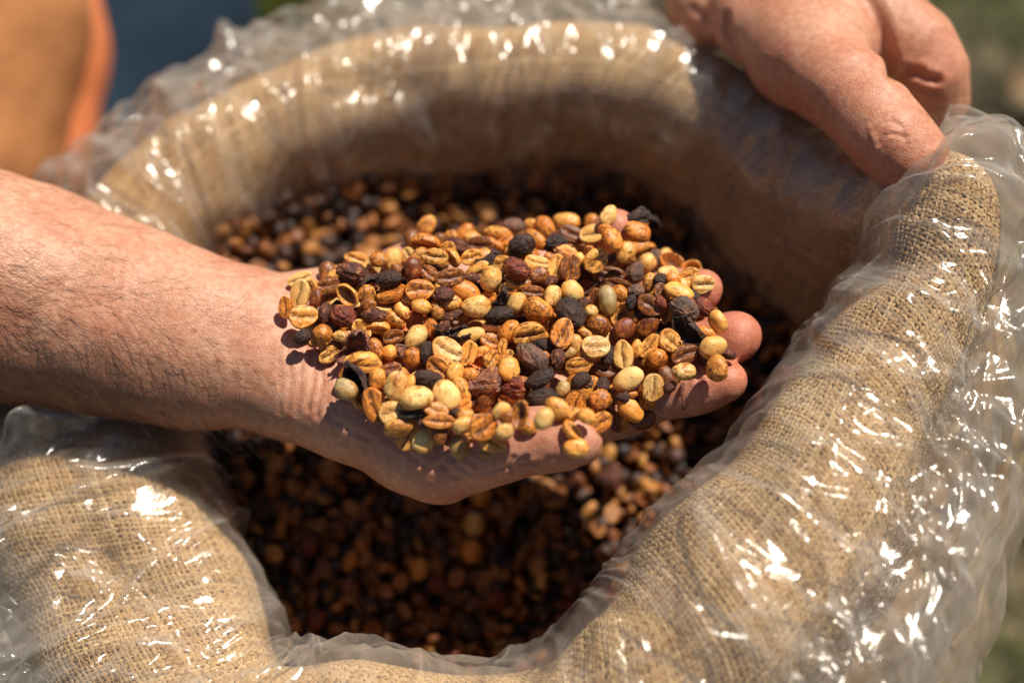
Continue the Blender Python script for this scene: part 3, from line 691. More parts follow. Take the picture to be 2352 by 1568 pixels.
# khaki hem: a narrow band just under the edge of the tan cloth; orange cloth shows below it
sculpt_part('shirt_hem', C_([(-300, -60, -136, 104), (-300, 120, -144, 96), (-302, 330, -172, 84), (-395, 620, -205, 60)], 10), [-.42, -.06, -.34], [-.12, .36, -.02], .004, hem_m, person, .001)
sculpt_part('undershirt', C_([(-195, -120, -190, 102), (-165, 120, -186, 84), (-180, 330, -200, 78), (-280, 560, -225, 62)], 10), [-.40, -.06, -.36], [-.08, .42, -.06], .004, orange_m, person, .002)
sculpt_part('trousers', C_([(-200, -300, -260, 90), (160, 40, -255, 92), (60, 420, -290, 90), (-80, 900, -330, 80)], 20) + C_([(160, 40, -260, 90), (270, -60, -290, 66)], 30)
            + C_([(-80, 1500, -250, 62), (-200, 1700, -250, 70), (-500, 1400, -300, 80), (-500, 900, -320, 85)], 20), [-.55, -.36, -.46], [-.02, .5, -.12], .006, jean_m, person, .004)
#%%BEANS%%
#================================================================ beans
def ico(sub):
    bpy_bm = __import__('bmesh').new(); __import__('bmesh').ops.create_icosphere(bpy_bm, subdivisions=sub, radius=1)
    bpy_bm.verts.ensure_lookup_table(); V = np.array([v.co[:] for v in bpy_bm.verts]); F = np.array([[v.index for v in f.verts] for f in bpy_bm.faces]); bpy_bm.free(); return V, F
ICO4, ICO5, ICO2 = ico(4), ico(5), ico(3)
def unlinked(name, V, F, mat, attrs=None):
    o = mesh_np(name, V, F, mat, None, True, attrs); me = o.data; bpy.data.objects.remove(o); return me
def shape_bean(seed, sub=ICO4, round_=0., seam=.055, hollow=0., wr=1.):
    """length along X in -.5...5; convex back towards +Z, flat creased face towards -Z"""
    r = np.random.default_rng(seed); n, F = sub; n = n/np.linalg.norm(n, axis=1)[:, None]
    x, y, z = n.T; wdt = r.uniform(.355, .40); top = r.uniform(.27, .33)
    X = .5*np.sign(x)*np.abs(x)**.94; Y = wdt*y*(1+.10*r.normal()*x)
    up = np.clip(z, 0, 1); dn_ = np.clip(-z, 0, 1)
    Z = top*up**.92
    e = np.sqrt((X/.5)**2+(Y/wdt)**2)
    flat = -.115*(1-(1-np.minimum(dn_*2.6, 1))**2)
    sx = .030*np.sin(X*5.5+r.uniform(0, 6))+.012*np.sin(X*14+r.uniform(0, 6))
    ce = np.clip(1-(np.abs(X)/.47)**6, 0, 1)
    gr_ = np.exp(-((Y-sx)/.020)**2)*ce; wide = np.exp(-((Y-sx)/.10)**2)*ce
    cheek = np.exp(-((np.abs(Y-sx)-.17)/.11)**2)*(1-(X/.5)**2)
    face = (dn_ > .06)*np.clip((dn_-.06)*6, 0, 1)
    Zf = flat - .035*cheek*face + seam*gr_*face + .022*wide*face + hollow*np.clip(1-e**2*1.25, 0, 1)*face
    Z = np.where(z >= 0, Z, Zf)*(1-round_) + round_*(np.where(z > 0, .33, .30)*z)
    V = np.stack([X, Y, Z], 1)
    V = V + n*(perlin(V*2.6+seed*3.1)*.040 + wr*perlin(V*6.5+seed*1.7)*.008 + wr*(ridged(V*[5, 9, 9]+seed))*.004)[:, None]
    cre = np.clip(gr_*face*1.2+.16*wide*face+hollow*2.0*np.clip(1-e**2*1.4, 0, 1)*face, 0, 1)*(1-round_)
    if round_ > .9: cre = np.clip(np.exp(-((np.abs(V[:, 0])-.5)/.05)**2)*.8, 0, 1)
    return V, F, cre
def shape_cherry(seed, sub=ICO5, wr=1.0, L=1.0):
    r = np.random.default_rng(seed); n, F = sub; n = n/np.linalg.norm(n, axis=1)[:, None]
    V = n*[.5, .43, .40]
    d = perlin(n*1.3+seed)*.05 + wr*(np.clip(ridged(n*[1.6, 2.6, 2.6]+seed*2), 0, 1)**2*.040 + np.clip(ridged(n*[2.2, 4.5, 4.5]+seed*3), 0, 1)**2*.018 + perlin(n*9+seed)*.006)
    tip = np.exp(-((n[:, 0]-1)/.10)**2); d = d - .06*np.exp(-((n[:, 0]-1)/.03)**2) + .03*tip
    return V+n*(d-.02)[:, None], F, np.exp(-((n[:, 0]-1)/.05)**2)
def shape_husk(seed, closed=.35, tear=.5):
    """torn, curled dry skin: an open shell with thickness"""
    r = np.random.default_rng(seed); n, F = ICO5; n = n/np.linalg.norm(n, axis=1)[:, None]
    keepv = (n[:, 2] > closed-1+ .38*perlin(n*2.2+seed)+tear*.5*perlin(n*5+seed*2))
    V = n*[.5, .40, .36]; V = V + n*(perlin(n*1.8+seed)*.12+.09*ridged(n*[2, 4, 4]+seed)+.04*ridged(n*7+seed))[:, None]
    V[:, 2] += .10*np.sin(V[:, 0]*6+seed); V[:, 1] *= 1+.35*np.sin(V[:, 0]*4+seed*2)
    F = F[keepv[F].all(1)]; use = np.unique(F); mp = -np.ones(len(V), int); mp[use] = np.arange(len(use)); V = V[use]; nn = n[use]; F = mp[F]
    n0 = len(V); V2 = V - nn*.03; E = np.concatenate([F[:, [0, 1]], F[:, [1, 2]], F[:, [2, 0]]])
    key = {tuple(e) for e in E.tolist()}; bd = np.array([e for e in key if (e[1], e[0]) not in key])
    side = np.concatenate([np.stack([bd[:, 0], bd[:, 1], bd[:, 1]+n0], 1)[:, ::-1], np.stack([bd[:, 0], bd[:, 1]+n0, bd[:, 0]+n0], 1)[:, ::-1]])
    return np.concatenate([V, V2]), np.concatenate([F, F[:, ::-1]+n0, side]), np.zeros(2*n0)
bean_meshes = [unlinked('coffee_bean', *shape_bean(10+k)[:2], bean_m, {'crease': shape_bean(10+k)[2]}) for k in range(7)]
open_meshes = [unlinked('coffee_bean', *shape_bean(40+k, hollow=.26, seam=.0)[:2], bean_m, {'crease': shape_bean(40+k, hollow=.26, seam=.0)[2]}) for k in range(3)]
round_meshes = [unlinked('coffee_bean', *shape_bean(50+k, round_=1.)[:2], bean_m, {'crease': shape_bean(50+k, round_=1.)[2]}) for k in range(3)]
cherry_meshes = [unlinked('coffee_cherry', *shape_cherry(60+k)[:2], cherry_m, {'crease': shape_cherry(60+k)[2]}) for k in range(5)]
husk_meshes = [unlinked('husk_fragment', *shape_husk(70+k, .55+.12*(k % 3))[:2], husk_m, {'crease': shape_husk(70+k, .55+.12*(k % 3))[2]}) for k in range(6)]

# each bean seen in the hand: x, y, length, width, angle, kind, colour
#   f flat face up, b back up, s on its side, o hollow opened, r round bean, c cherry, h husk, t thin stalk
#   colours: p pale, g golden, o orange stained, n brown, r red-brown, k black, y grey
D1 = """1545 235 195 150 60 b g;1530 405 265 125 -10 s o;1775 360 150 135 90 b g;1985 370 190 140 -20 b g;2210 315 255 130 -8 b g;2170 410 200 90 -30 b o;890 560 230 130 -15 f g;1095 560 170 140 -20 b o;
1620 530 235 150 -5 f g;1785 540 190 100 -60 s g;1960 540 200 140 20 f g;1415 655 230 165 95 b r;1275 655 150 110 -40 b o;1570 690 180 130 -40 f n;845 690 290 235 -15 c n;1190 745 230 190 10 c k;1020 760 190 90 30 h k;
1760 740 265 170 12 f n;1970 730 140 90 0 c n;2150 740 245 190 70 r p;2120 550 230 110 20 h k;2010 650 240 95 30 b g;2250 590 160 130 10 f g;620 800 200 150 10 f n;350 745 230 110 20 f p;350 890 270 170 80 f p;
215 1010 200 120 90 f o;500 915 180 110 80 b r;388 1098 262 205 8 f g;375 1290 160 140 30 c k;565 1262 180 175 40 r o;585 1070 190 140 80 c n;760 1095 225 205 -20 c r;800 892 230 160 -50 o g;980 900 190 150 80 b g;
1212 880 275 115 18 s o;1485 850 265 185 5 f o;1118 1012 220 90 0 s p;1375 930 150 110 0 b g;1318 1030 190 125 -45 b g;1490 990 190 130 -20 b g;1240 1120 225 130 -30 b g;1455 1105 255 185 60 h o;1640 1030 180 120 -70 b g;
1695 890 190 160 0 c n;1790 960 190 140 0 b g;1900 835 290 165 -20 b o;1990 1000 268 205 10 b p;2130 920 150 115 20 f o;2225 885 170 150 60 h k;2228 1070 250 180 8 c k;1040 1075 230 160 0 c n;925 1212 200 150 -45 o g;
1080 1205 215 120 -5 s g;758 1285 200 120 -5 b p;1230 1285 200 140 10 f n;1430 1290 255 180 55 b p;1590 1200 190 110 85 b o;1770 1095 250 130 20 c n;1800 1240 290 160 -10 h k;1958 1262 265 125 15 b p;2150 1215 230 115 10 b r;
2170 1345 240 150 -28 f o;2290 1260 200 140 50 b g;1062 1405 215 140 -75 b o;1188 1432 150 140 10 r g;1290 1425 130 100 60 h n;850 1395 300 190 40 h n;1412 1490 195 165 80 b o;1545 1435 205 185 80 c k;1737 1420 302 212 -25 f p;
1930 1440 235 160 70 f g;2070 1425 130 100 20 b g;2025 1520 120 100 60 h o;2145 1500 170 145 60 f g;2290 1530 150 130 40 f g;2250 1450 150 110 0 b g;960 1535 290 115 5 s g;1690 1190 160 110 40 c n;1000 1000 150 110 20 b n"""
D2 = """130 240 190 150 0 c y;290 230 120 110 0 b g;432 268 250 160 -55 b o;340 372 240 125 -45 b o;200 430 250 225 30 c k;627 195 240 140 -5 b g;485 435 130 100 20 c k;690 330 270 150 -20 f n;862 205 150 160 95 b g;
1022 150 210 130 60 b p;985 275 130 95 0 b o;1060 375 225 165 -60 b o;1265 165 230 120 15 h k;1290 300 250 180 -20 b o;1300 430 210 150 20 b g;1350 222 90 80 0 r g;1435 225 110 90 0 h k;165 655 250 220 -30 c r;330 722 215 150 10 b o;
350 590 230 130 -10 f g;455 545 110 90 60 b o;525 630 240 150 85 f g;670 632 245 195 80 f n;622 490 190 80 -15 h g;560 425 220 110 -20 h k;905 568 240 190 42 f g;1180 490 210 165 60 b g;1105 600 185 110 -20 b o;
840 470 100 95 0 b o;1378 590 180 165 40 r p;1455 560 190 130 80 c y;1265 680 205 175 80 c y;1615 592 235 170 -32 o o;1800 640 180 140 10 o g;845 700 220 150 -20 h n;900 735 140 85 85 b g;1060 690 230 110 -10 f n;
470 765 135 115 30 c n;80 830 160 140 10 f g;300 868 215 120 -5 f n;492 905 205 155 75 b p;683 858 225 175 -32 b p;880 812 200 46 25 t n;1110 795 240 120 -15 f n;1130 885 200 140 -30 b o;893 905 160 115 70 f n;
1028 955 280 165 98 b y;1400 780 185 120 82 b g;1525 755 150 130 0 c k;1500 845 130 110 60 f n;1630 745 140 110 -20 b o;1685 862 275 150 -20 b g;1285 850 150 130 0 c y;1230 970 150 115 80 c k;150 975 215 165 55 b p;
350 1030 295 215 -20 b o;665 1062 300 275 -50 c k;1150 1068 240 180 40 o g;1410 992 245 170 -35 f n;1515 965 130 110 -40 c r;1560 1085 160 100 75 o g;1728 1020 265 240 -30 c y;1740 1060 105 90 70 r p;1922 1010 205 165 -40 c r;
2050 1142 215 175 -65 b g;930 1180 220 180 -10 b o;1170 1212 235 175 40 b r;1375 1195 270 185 50 b r;1790 1268 320 190 -30 h k;1600 1190 230 80 25 h k;850 1045 140 120 0 r p;88 1255 225 170 50 b o;255 1262 300 210 15 f g;
455 1345 260 150 -12 c k;582 1262 275 205 72 f o;725 1372 225 125 -68 b p;798 1255 155 90 -30 b g;910 1390 262 195 6 f p;1158 1450 262 170 95 f p;1290 1400 170 105 85 b g;1405 1372 240 140 55 f g;1595 1325 232 178 -40 f g;
1935 1248 170 110 -20 b o;1998 1372 265 200 22 b p;2140 1440 160 120 -30 c n;1742 1450 270 160 25 f n;1480 1490 205 185 60 r o;20 1370 140 80 80 f g;60 1500 190 150 60 f g;300 1490 330 250 -45 c y;540 1490 190 165 80 c n;
1000 1460 190 130 80 c k;640 1440 140 100 20 b y;430 1460 100 90 0 b o;220 780 160 110 20 b o;1000 840 120 100 0 c n;790 970 150 110 40 c n;1340 1060 140 110 20 c k;1050 560 150 100 40 f n;760 560 150 110 -30 b g"""
D3 = """850 300 160 85 15 f r;645 380 240 95 -55 h k;560 428 160 125 -40 b y;770 362 140 110 80 b g;905 410 200 148 78 b p;1000 382 100 60 85 b g;1105 362 190 125 -10 c k;1197 292 175 135 -35 f o;1290 322 140 110 70 b g;
1035 490 218 152 10 b p;757 535 235 145 -72 f o;875 590 172 142 15 f p;1000 595 140 60 0 h k;1235 485 212 170 -65 b p;1340 432 178 100 -62 b g;1165 572 155 105 -15 f g;1345 545 120 95 30 f o;1490 395 210 150 20 h n;
1490 485 155 120 60 b n;1385 335 120 110 0 b o;1653 295 168 130 78 b g;1700 415 190 110 10 h r;1862 362 195 130 28 c k;1893 490 200 135 5 c k;1985 515 130 120 0 c n;1660 517 155 125 -28 f o;1782 550 205 100 -65 o o;
1730 602 190 105 78 o o;1600 582 130 105 50 b p;1480 560 120 100 20 b g;1358 600 110 75 10 b g;1188 642 200 100 -2 f o;1200 742 135 120 80 b n;1350 672 155 105 20 b p;1484 682 192 165 35 f o;1640 622 100 80 40 b o;
1627 716 128 118 30 b p;1545 785 175 130 -25 f g;1515 855 115 70 0 b y;1325 812 170 125 85 b y;922 690 190 120 12 b g;985 742 205 145 68 f g;1080 772 170 128 78 b p;1890 632 150 122 65 b p;2100 522 195 140 75 f o;
2012 432 110 90 60 b y;2140 382 135 115 30 c k;2270 502 145 130 40 b o;2180 612 115 95 -30 b g;1560 600 90 70 0 c n;1420 520 120 90 40 c n;1100 650 130 90 20 c n;1300 590 100 80 0 c k;690 270 200 95 5 f g"""
D4 = """330 190 292 195 10 f g;640 215 270 190 -15 f n;915 345 370 235 30 b p;1570 252 272 190 2 b p;1960 215 300 250 95 b g;1210 435 320 235 88 f p;600 578 235 200 -30 b o;560 660 200 130 -20 b n;945 685 350 230 -40 b g;
450 775 180 130 -60 f g;758 830 280 140 -72 f n;305 1150 285 215 0 b g;370 390 200 180 40 h y;1395 440 160 140 20 c n;965 520 130 85 0 b o;240 620 150 120 40 c n;1060 60 120 100 0 c k;700 100 150 120 40 c k;860 560 150 110 0 c k"""
def parse(D, x0, y0, k):
    out = []
    for e in D.replace('\n', '').split(';'):
        t = e.split()
        if len(t) < 7: continue
        x, y, L, W, a = map(float, t[:5]); out.append([(x0+x*k)*.57422, (y0+y*k)*.57422, L*k*.57422, W*k*.57422, a, t[5], t[6]])
    return out
beans = parse(D1, 1050, 800, .42535)+parse(D2, 2000, 800, .42535)+parse(D3, 1050, 1300, .5952)+parse(D4, 2200, 1400, .34014)
for b_ in beans: b_.append(0)
# beans glimpsed in the gaps below the top layer
fr = np.random.default_rng(17)
ECX, ECY, EA, EB = 1170, 760, 500, 245
def inside_heap(u, v, k=1.0):
    x, y = (u-ECX)/EA, (v-ECY)/EB
    y2 = y + .22*x*(1 if x > 0 else .3)*0
    return x*x+y2*y2 < k*k
cnt = 0
tries = 0
while cnt < 185 and tries < 30000:
    tries += 1; u = fr.uniform(700, 1680); v = fr.uniform(500, 1040)
    near = sorted(math.hypot(u-b_[0], v-b_[1]) for b_ in beans if b_[7] == 0)[:3]
    if not inside_heap(u, v) or near[1] > 54 or near[2] > 60 or near[0] < 15 or any(math.hypot(u-b_[0], v-b_[1]) < 21 for b_ in beans if b_[7] == 1): continue
    L = fr.uniform(44, 60); kd = fr.choice(['f', 'b', 's', 'b', 'c', 'f'])
    beans.append([u, v, L, L*.72, fr.uniform(0, 180), kd, fr.choice(['g', 'o', 'g', 'p', 'g', 'n']) if kd != 'c' else fr.choice(['k', 'n']), 1]); cnt += 1
def heap_thick(u, v):      # mm of beans above the palm, measured towards the camera
    x, y = (u-1170)/560, (v-750)/275
    return 25*max(0, 1-x*x-y*y)**.75
def march(fn, u, v, tmax=.80):
    d = ray(u, v); dl = np.linalg.norm(d); t = .46
    for _ in range(90):
        q = fn((CAM + d*t)[None])[0]
        if q < 2e-4: return t
        t += q*.9/dl
        if t > tmax: return None
    return None
info = []
for b_ in beans:
    u, v, L, W, a, kd, colr, lay = b_
    t = march(f1, u, v, .70); d = ray(u, v)
    tp = (-.004-CAM[2])/d[2]                       # plane a little under the finger tops
    if t is None or t > tp+.030: t = tp+.012
    mm = L*1.05/5.74/1000; wm = W*1.05/5.74/1000
    rr = min(wm, mm)*.42
    th = heap_thick(u, v)/1000
    t = t - (rr*.9 + th)/np.linalg.norm(d)
    if lay: t = t + .0100
    s = np.linalg.norm(CAM-(CAM+d*t))/.61
    info.append(dict(p=CAM+d*t, L=mm*s, W=wm*s, a=a, k=kd, c=colr, lay=lay, u=u, v=v))
def basis(b_, r):
    a = R(b_['a']); X = math.cos(a)*VX+math.sin(a)*VU; k = b_['k']
    ratio = b_['W']/b_['L']; X = X + VN*r.normal(0, .14); X /= np.linalg.norm(X)
    Y = np.cross(VN, X); Y /= np.linalg.norm(Y); Z = np.cross(X, Y)
    if k in 'fo': tl = r.normal(0, .22)+math.pi; 
    elif k == 's': tl = math.pi+r.choice([-1, 1])*r.uniform(.95, 1.2)
    elif k in 'b': tl = r.normal(0, .35)
    elif k == 'h': tl = r.normal(0, .6) + (math.pi if r.random() < .4 else 0)
    else: tl = r.uniform(-3, 3)
    Y2 = Y*math.cos(tl)+Z*math.sin(tl); Z2 = np.cross(X, Y2)
    return np.stack([X, Y2, Z2], 1)
br = np.random.default_rng(99)
for b_ in info:
    b_['B'] = basis(b_, br); L, W = b_['L'], b_['W']
    if b_['k'] == 's': b_['S'] = (L, L*1.02, L*.95)
    elif b_['k'] in 'fbo': b_['S'] = (L, min(W/.74, L*1.15), min(W/.74, L*1.05)*1.0)
    elif b_['k'] == 'r': b_['S'] = (L, W/.76, W/.66)
    elif b_['k'] == 'c': b_['S'] = (L*1.02, W/.90, W/.98)
    elif b_['k'] == 't': b_['S'] = (L, L, L)
    else: b_['S'] = (L, W/.8, W/.8)
# push overlapping beans apart a little (three spheres along each), keep them off the skin
n = len(info); Pn = np.array([b_['p'] for b_ in info]); Xd = np.array([b_['B'][:, 0] for b_ in info])
Ls = np.array([b_['L'] for b_ in info]); Ws = np.minimum(np.array([b_['W'] for b_ in info]), Ls)
hh = np.where([b_['k'] in 'th' for b_ in info], .22, .34)*Ws; lay = np.array([b_['lay'] for b_ in info])
P0 = Pn.copy(); offs = (Ls/2-hh).clip(0)
VNn = np.array([r_/np.linalg.norm(r_) for r_ in (P0-CAM)])
for it in range(46):
    Sp = np.stack([Pn-Xd*offs[:, None], Pn, Pn+Xd*offs[:, None]], 1)         # n,3,3
    mv = np.zeros_like(Pn)
    for a in range(3):
        for b in range(3):
            D = Sp[:, None, a]-Sp[None, :, b]; ds = np.linalg.norm(D, axis=2)+1e-9; ov = (hh[:, None]+hh[None]) - ds
            np.fill_diagonal(ov, -1); m = ov > 0
            push = D/ds[..., None]*np.where(m, ov, 0)[..., None]
            along = (push*VNn[:, None]).sum(2)[..., None]*VNn[:, None]
            push = along + .30*(push-along)                                   # mostly along the line of sight: each stays where the photo shows it
            wgt = np.where(lay[:, None] > lay[None], 1., np.where(lay[:, None] < lay[None], .25, .5))
            mv += (push*wgt[..., None]).sum(1)*.30
    Pn = Pn + np.clip(mv, -.0025, .0025)
    if it % 3 == 0:
        q = Pn; dq = f1(q); g = grad(f1, q); need = (hh*.95-dq); Pn = Pn + g*np.clip(need, 0, .004)[:, None]
    Pn = Pn + (P0-Pn)*.04
for it in range(4):
    dq = f1(Pn); Pn = Pn + grad(f1, Pn)*np.clip(hh*.80-dq, 0, .02)[:, None]
COL = dict(p=(.88, .58, .21), g=(.92, .48, .115), o=(.84, .33, .06), n=(.56, .22, .055), r=(.20, .050, .024), k=(.022, .014, .013), y=(.115, .085, .07))
COLB = dict(COL, y=(.44, .33, .15), k=(.05, .03, .02))
COLC = dict(k=(.026, .015, .011), n=(.070, .026, .015), r=(.13, .032, .016), y=(.10, .066, .048), o=(.42, .14, .04), p=(.6, .4, .15), g=(.5, .25, .08))
COLH = dict(COLC, o=(.42, .18, .06), g=(.60, .36, .13), n=(.14, .070, .045), k=(.030, .020, .018))
STAIN = dict(p=.31, g=.41, o=.51, n=.72, r=.45, k=.6, y=.34)
WORD = dict(p='pale yellow', g='golden', o='orange-brown', n='dark-stained', r='red-brown', k='blackened', y='greenish')
WORDC = dict(k='black', n='dark brown', r='reddish brown', y='dusty grey-brown', o='orange', p='pale', g='golden')
POSE = dict(f='flat side up', b='round side up', s='on its side', o='hollow side up', r='round all over')
def zone(u, v):
    if v > 1010 and u > 1250: return 'on the thumb tip'
    if u > 1600 and v > 800: return 'on the index fingertip'
    if u < 760: return 'by the wrist'
    if v > 960: return 'on the thumb side edge'
    if v < 560: return 'along the far edge'
    if u > 1480: return 'at the fingers end'
    if v > 860: return 'on the near slope'
    if v < 650: return 'on the far slope'
    return 'in the left half' if u < 1080 else 'in the middle' if u < 1290 else 'right of the middle'
ORD = ['first', 'second', 'third', 'fourth', 'fifth', 'sixth', 'seventh', 'eighth', 'ninth', 'tenth', 'eleventh', 'twelfth', 'thirteenth', 'fourteenth', 'fifteenth', 'sixteenth', 'seventeenth', 'eighteenth', 'nineteenth', 'twentieth'] + ['twenty-'+w_o for w_o in ('first second third fourth fifth sixth seventh eighth ninth').split()] + ['thirtieth'] + ['thirty-'+w_o for w_o in ('first second third fourth fifth sixth seventh eighth ninth').split()]
made = []
def stalk_mesh(pts, rad):
    pts = np.array(pts); V = []; F = []
    T = np.gradient(pts, axis=0); T /= np.linalg.norm(T, axis=1)[:, None]
    a1 = np.cross(T, [.1, .2, 1]); a1 /= np.linalg.norm(a1, axis=1)[:, None]; a2 = np.cross(T, a1); m = len(pts)
    for k in range(8):
        an = k*math.pi/4; V.append(pts + (rad*(1+.25*perlin(pts*900)))[:, None]*(math.cos(an)*a1+math.sin(an)*a2))
    V = np.stack(V, 1).reshape(-1, 3)
    F = [[i*8+k, i*8+(k+1) % 8, (i+1)*8+(k+1) % 8, (i+1)*8+k] for i in range(m-1) for k in range(8)]
    return V, np.array(F)
for idx, b_ in enumerate(info):
    k, c = b_['k'], b_['c']; st = STAIN[c]+br.normal(0, .07)
    if k == 't':
        X = b_['B'][:, 0]; tt = np.linspace(-.5, .5, 14)
        pts = Pn[idx] + tt[:, None]*X*b_['L'] + VU*(.0012*np.sin(tt*5))[:, None]
        V, F = stalk_mesh(pts, .0009*(1+.5*tt)+.0002)
        o = mesh_np('fruit_stalk', V, F, husk_m); o.color = (.10, .045, .03, .2)
        tag(o, 'thin dark dried fruit stalk lying across beans in the middle of the handful', 'stalk'); continue
    if k in 'fbs': me = bean_meshes[br.integers(7)]
    elif k == 'o': me = open_meshes[br.integers(3)]
    elif k == 'r': me = round_meshes[br.integers(3)]
    elif k == 'c': me = cherry_meshes[br.integers(5)]
    else: me = husk_meshes[br.integers(6)]
    name = {'c': 'coffee_cherry', 'h': 'husk_fragment'}.get(k, 'coffee_bean')
    o = link(bpy.data.objects.new(name, me)); Mx = Matrix(b_['B'].tolist()).to_4x4(); 
    o.matrix_world = Matrix.Translation(Pn[idx]) @ Mx @ Matrix.Diagonal((*b_['S'], 1))
    col = np.array((COLC if k == 'c' else COLH if k == 'h' else COLB)[c])*br.uniform(.92, 1.16); o.color = (*col, float(np.clip(st if k not in 'ch' else (.55 if c in 'rno' else .25), 0, 1)))
    if k == 'c': lab = f"{WORDC[c]} wrinkled dried coffee cherry"; cat = 'coffee cherry'
    elif k == 'h': lab = f"{WORDC[c]} torn curled husk scrap"; cat = 'husk'
    else: lab = f"{WORD[c]} coffee bean, {POSE[k]}," if k != 'r' else f"{WORD[c]} round coffee bean"; cat = 'coffee bean'
    lab += ' ' + ('half buried ' if b_['lay'] else '') + zone(b_['u'], b_['v'])
    made.append((o, lab, cat, b_['u'], name))
by = {}
for m_ in made: by.setdefault(m_[1], []).append(m_)
for lab, ms in by.items():
    ms.sort(key=lambda q: q[3])
    for k, (o, _, cat, u, nm) in enumerate(ms):
        tag(o, (f"{lab}, {ORD[min(k, 38)]} from left" if len(ms) > 1 else lab).replace(',,', ','), cat, {'coffee_bean': 'coffee beans heaped in the open hand', 'coffee_cherry': 'dried cherries heaped in the open hand', 'husk_fragment': 'husk scraps in the open hand'}[nm])
# the curl of dry stalk hanging over the index finger
pts = [P(u, v, z) for u, v, z in ((1557, 872, 7), (1549, 893, 8), (1549, 912, 6), (1555, 928, 3), (1563, 945, -1), (1568, 960, -6))]
pts = np.array(pts); ti = np.linspace(0, 5, 26); pts = np.stack([np.interp(ti, range(6), pts[:, k]) for k in range(3)], 1)
for k, q in enumerate(pts):
    dq = float(f1(q[None])[0]); pts[k] = q + grad(f1, q[None])[0]*(.0008-dq)
V, F = stalk_mesh(pts, .0006+.0003*np.sin(ti*1.3)); o = mesh_np('fruit_stalk', V, F, husk_m); o.color = (.09, .04, .03, .2)
tag(o, 'curled dark stalk draped over the index finger near its middle joint', 'stalk')

# ---- the beans filling the sack
def in_hole(xy, grow=0.0):
    ang = np.arctan2(xy[:, 1], xy[:, 0]-.0); s_, A_, tg_, out_ = stations(240)
    ra = A_[:, :2] - out_[:, :2]*(A_[:, 3]+.004-grow)[:, None]; an = np.arctan2(ra[:, 1], ra[:, 0]); rd = np.hypot(ra[:, 0], ra[:, 1]); od = np.argsort(an)
    return np.hypot(xy[:, 0], xy[:, 1]) < np.interp(ang, an[od], rd[od], period=2*math.pi)
pr_ = np.random.default_rng(77); PZ = -.130
def pile_z(x, y): 
    p = np.stack([x, y, 0*x], -1); return PZ + .18*y + .16*np.clip(y-.05, 0, 1) + .35*np.clip(x-.05, 0, 1) + .30*np.clip(-x-.05, 0, 1) + perlin(p*9)*.012 + perlin(p*26+4)*.005 
gx, gy = np.meshgrid(np.arange(-.24, .24, .0061), np.arange(-.24, .24, .0061), indexing='ij')
cand = []
for layz, dens_ in ((0, .82), (-.0055, .95)):
    xy = np.stack([gx.ravel(), gy.ravel()], 1) + pr_.normal(0, .0020, (gx.size, 2)); xy = xy[pr_.random(len(xy)) < dens_]
    z = pile_z(xy[:, 0], xy[:, 1]) + layz + pr_.normal(0, .0014, len(xy)); cand.append(np.c_[xy, z])
cand = np.concatenate(cand); cand = cand[in_hole(cand[:, :2], .012)]
rel = cand-CAM; dp = -(rel@VN); cu = 1176+(rel@VX)/dp*LENS/36*2352; cv = 784-(rel@VU)/dp*LENS/36*2352
cand = cand[(cv < 1640) & ~((cu < 380) & (cv > 380)) & ~((cu > 700) & (cu < 1280) & (cv > 620) & (cv < 960))]
rel = cand-CAM; dp = -(rel@VN); cu = 1176+(rel@VX)/dp*LENS/36*2352; cv = 784-(rel@VU)/dp*LENS/36*2352
def visible_top(k): return True
top = cand[:, 2] > pile_z(cand[:, 0], cand[:, 1])-.0035
# beans of the heap that the hand leaves in view and that show largest: things of their own
free = top & in_hole(cand[:, :2], -.010)
idxf = [i for i in np.where(free)[0] if march(f1, cu[i], cv[i], .72) is None and not (640 < cu[i] < 1700 and 480 < cv[i] < 1050)]
score = sorted(idxf, key=lambda i: dp[i]+abs(cu[i]-1000)*2e-5)
chosen = []
for i in score:
    if all((cand[i]-cand[j])@(cand[i]-cand[j]) > .0085**2 for j in chosen): chosen.append(i)
    if len(chosen) >= 70: break
pc = []  # the pale, golden and orange ones carry a sun patch painted as bean colour
for u, v, z, cc, dk, sz, lb in ((1090, 1205, -128, 'p', 0, .0122, 'bean coloured pale as if sunlit, blurred in the sack, straight below the thumb'), (1102, 1136, -128, 'g', 0, .0125, 'upright golden bean blurred in the sack just below the thumb'),
                        (1082, 1266, -130, 'o', 0, .0115, 'orange bean blurred in the sack under the brightest pale one'), (962, 1306, -132, 'g', 0, .011, 'small golden bean blurred in the sack, low and left of the brightest'),
                        (1692, 657, -100, 'n', 1, .0135, 'dusky purple-brown cherry blurred in the sack beside the ring fingertip'), (1405, 1100, -118, 'n', 1, .0125, 'dusky cherry blurred in the sack below the index finger')):
    o = link(bpy.data.objects.new('coffee_cherry' if dk else 'coffee_bean', (cherry_meshes if dk else round_meshes)[1])); o.color = (*((COLC if dk else COLB)[cc]), .3)
    o.matrix_world = Matrix.Translation(P(u, v, z)) @ Matrix(np.stack([VU, VX, -VN], 1).tolist()).to_4x4() @ Matrix.Diagonal((sz, sz, sz, 1))
    tag(o, lb, 'coffee cherry' if dk else 'coffee bean', 'beans lying loose on top inside the sack')
def rand_rot(r):
    q = r.normal(size=4); q /= np.linalg.norm(q)
    from mathutils import Quaternion
    return np.array(Quaternion(q).to_matrix())
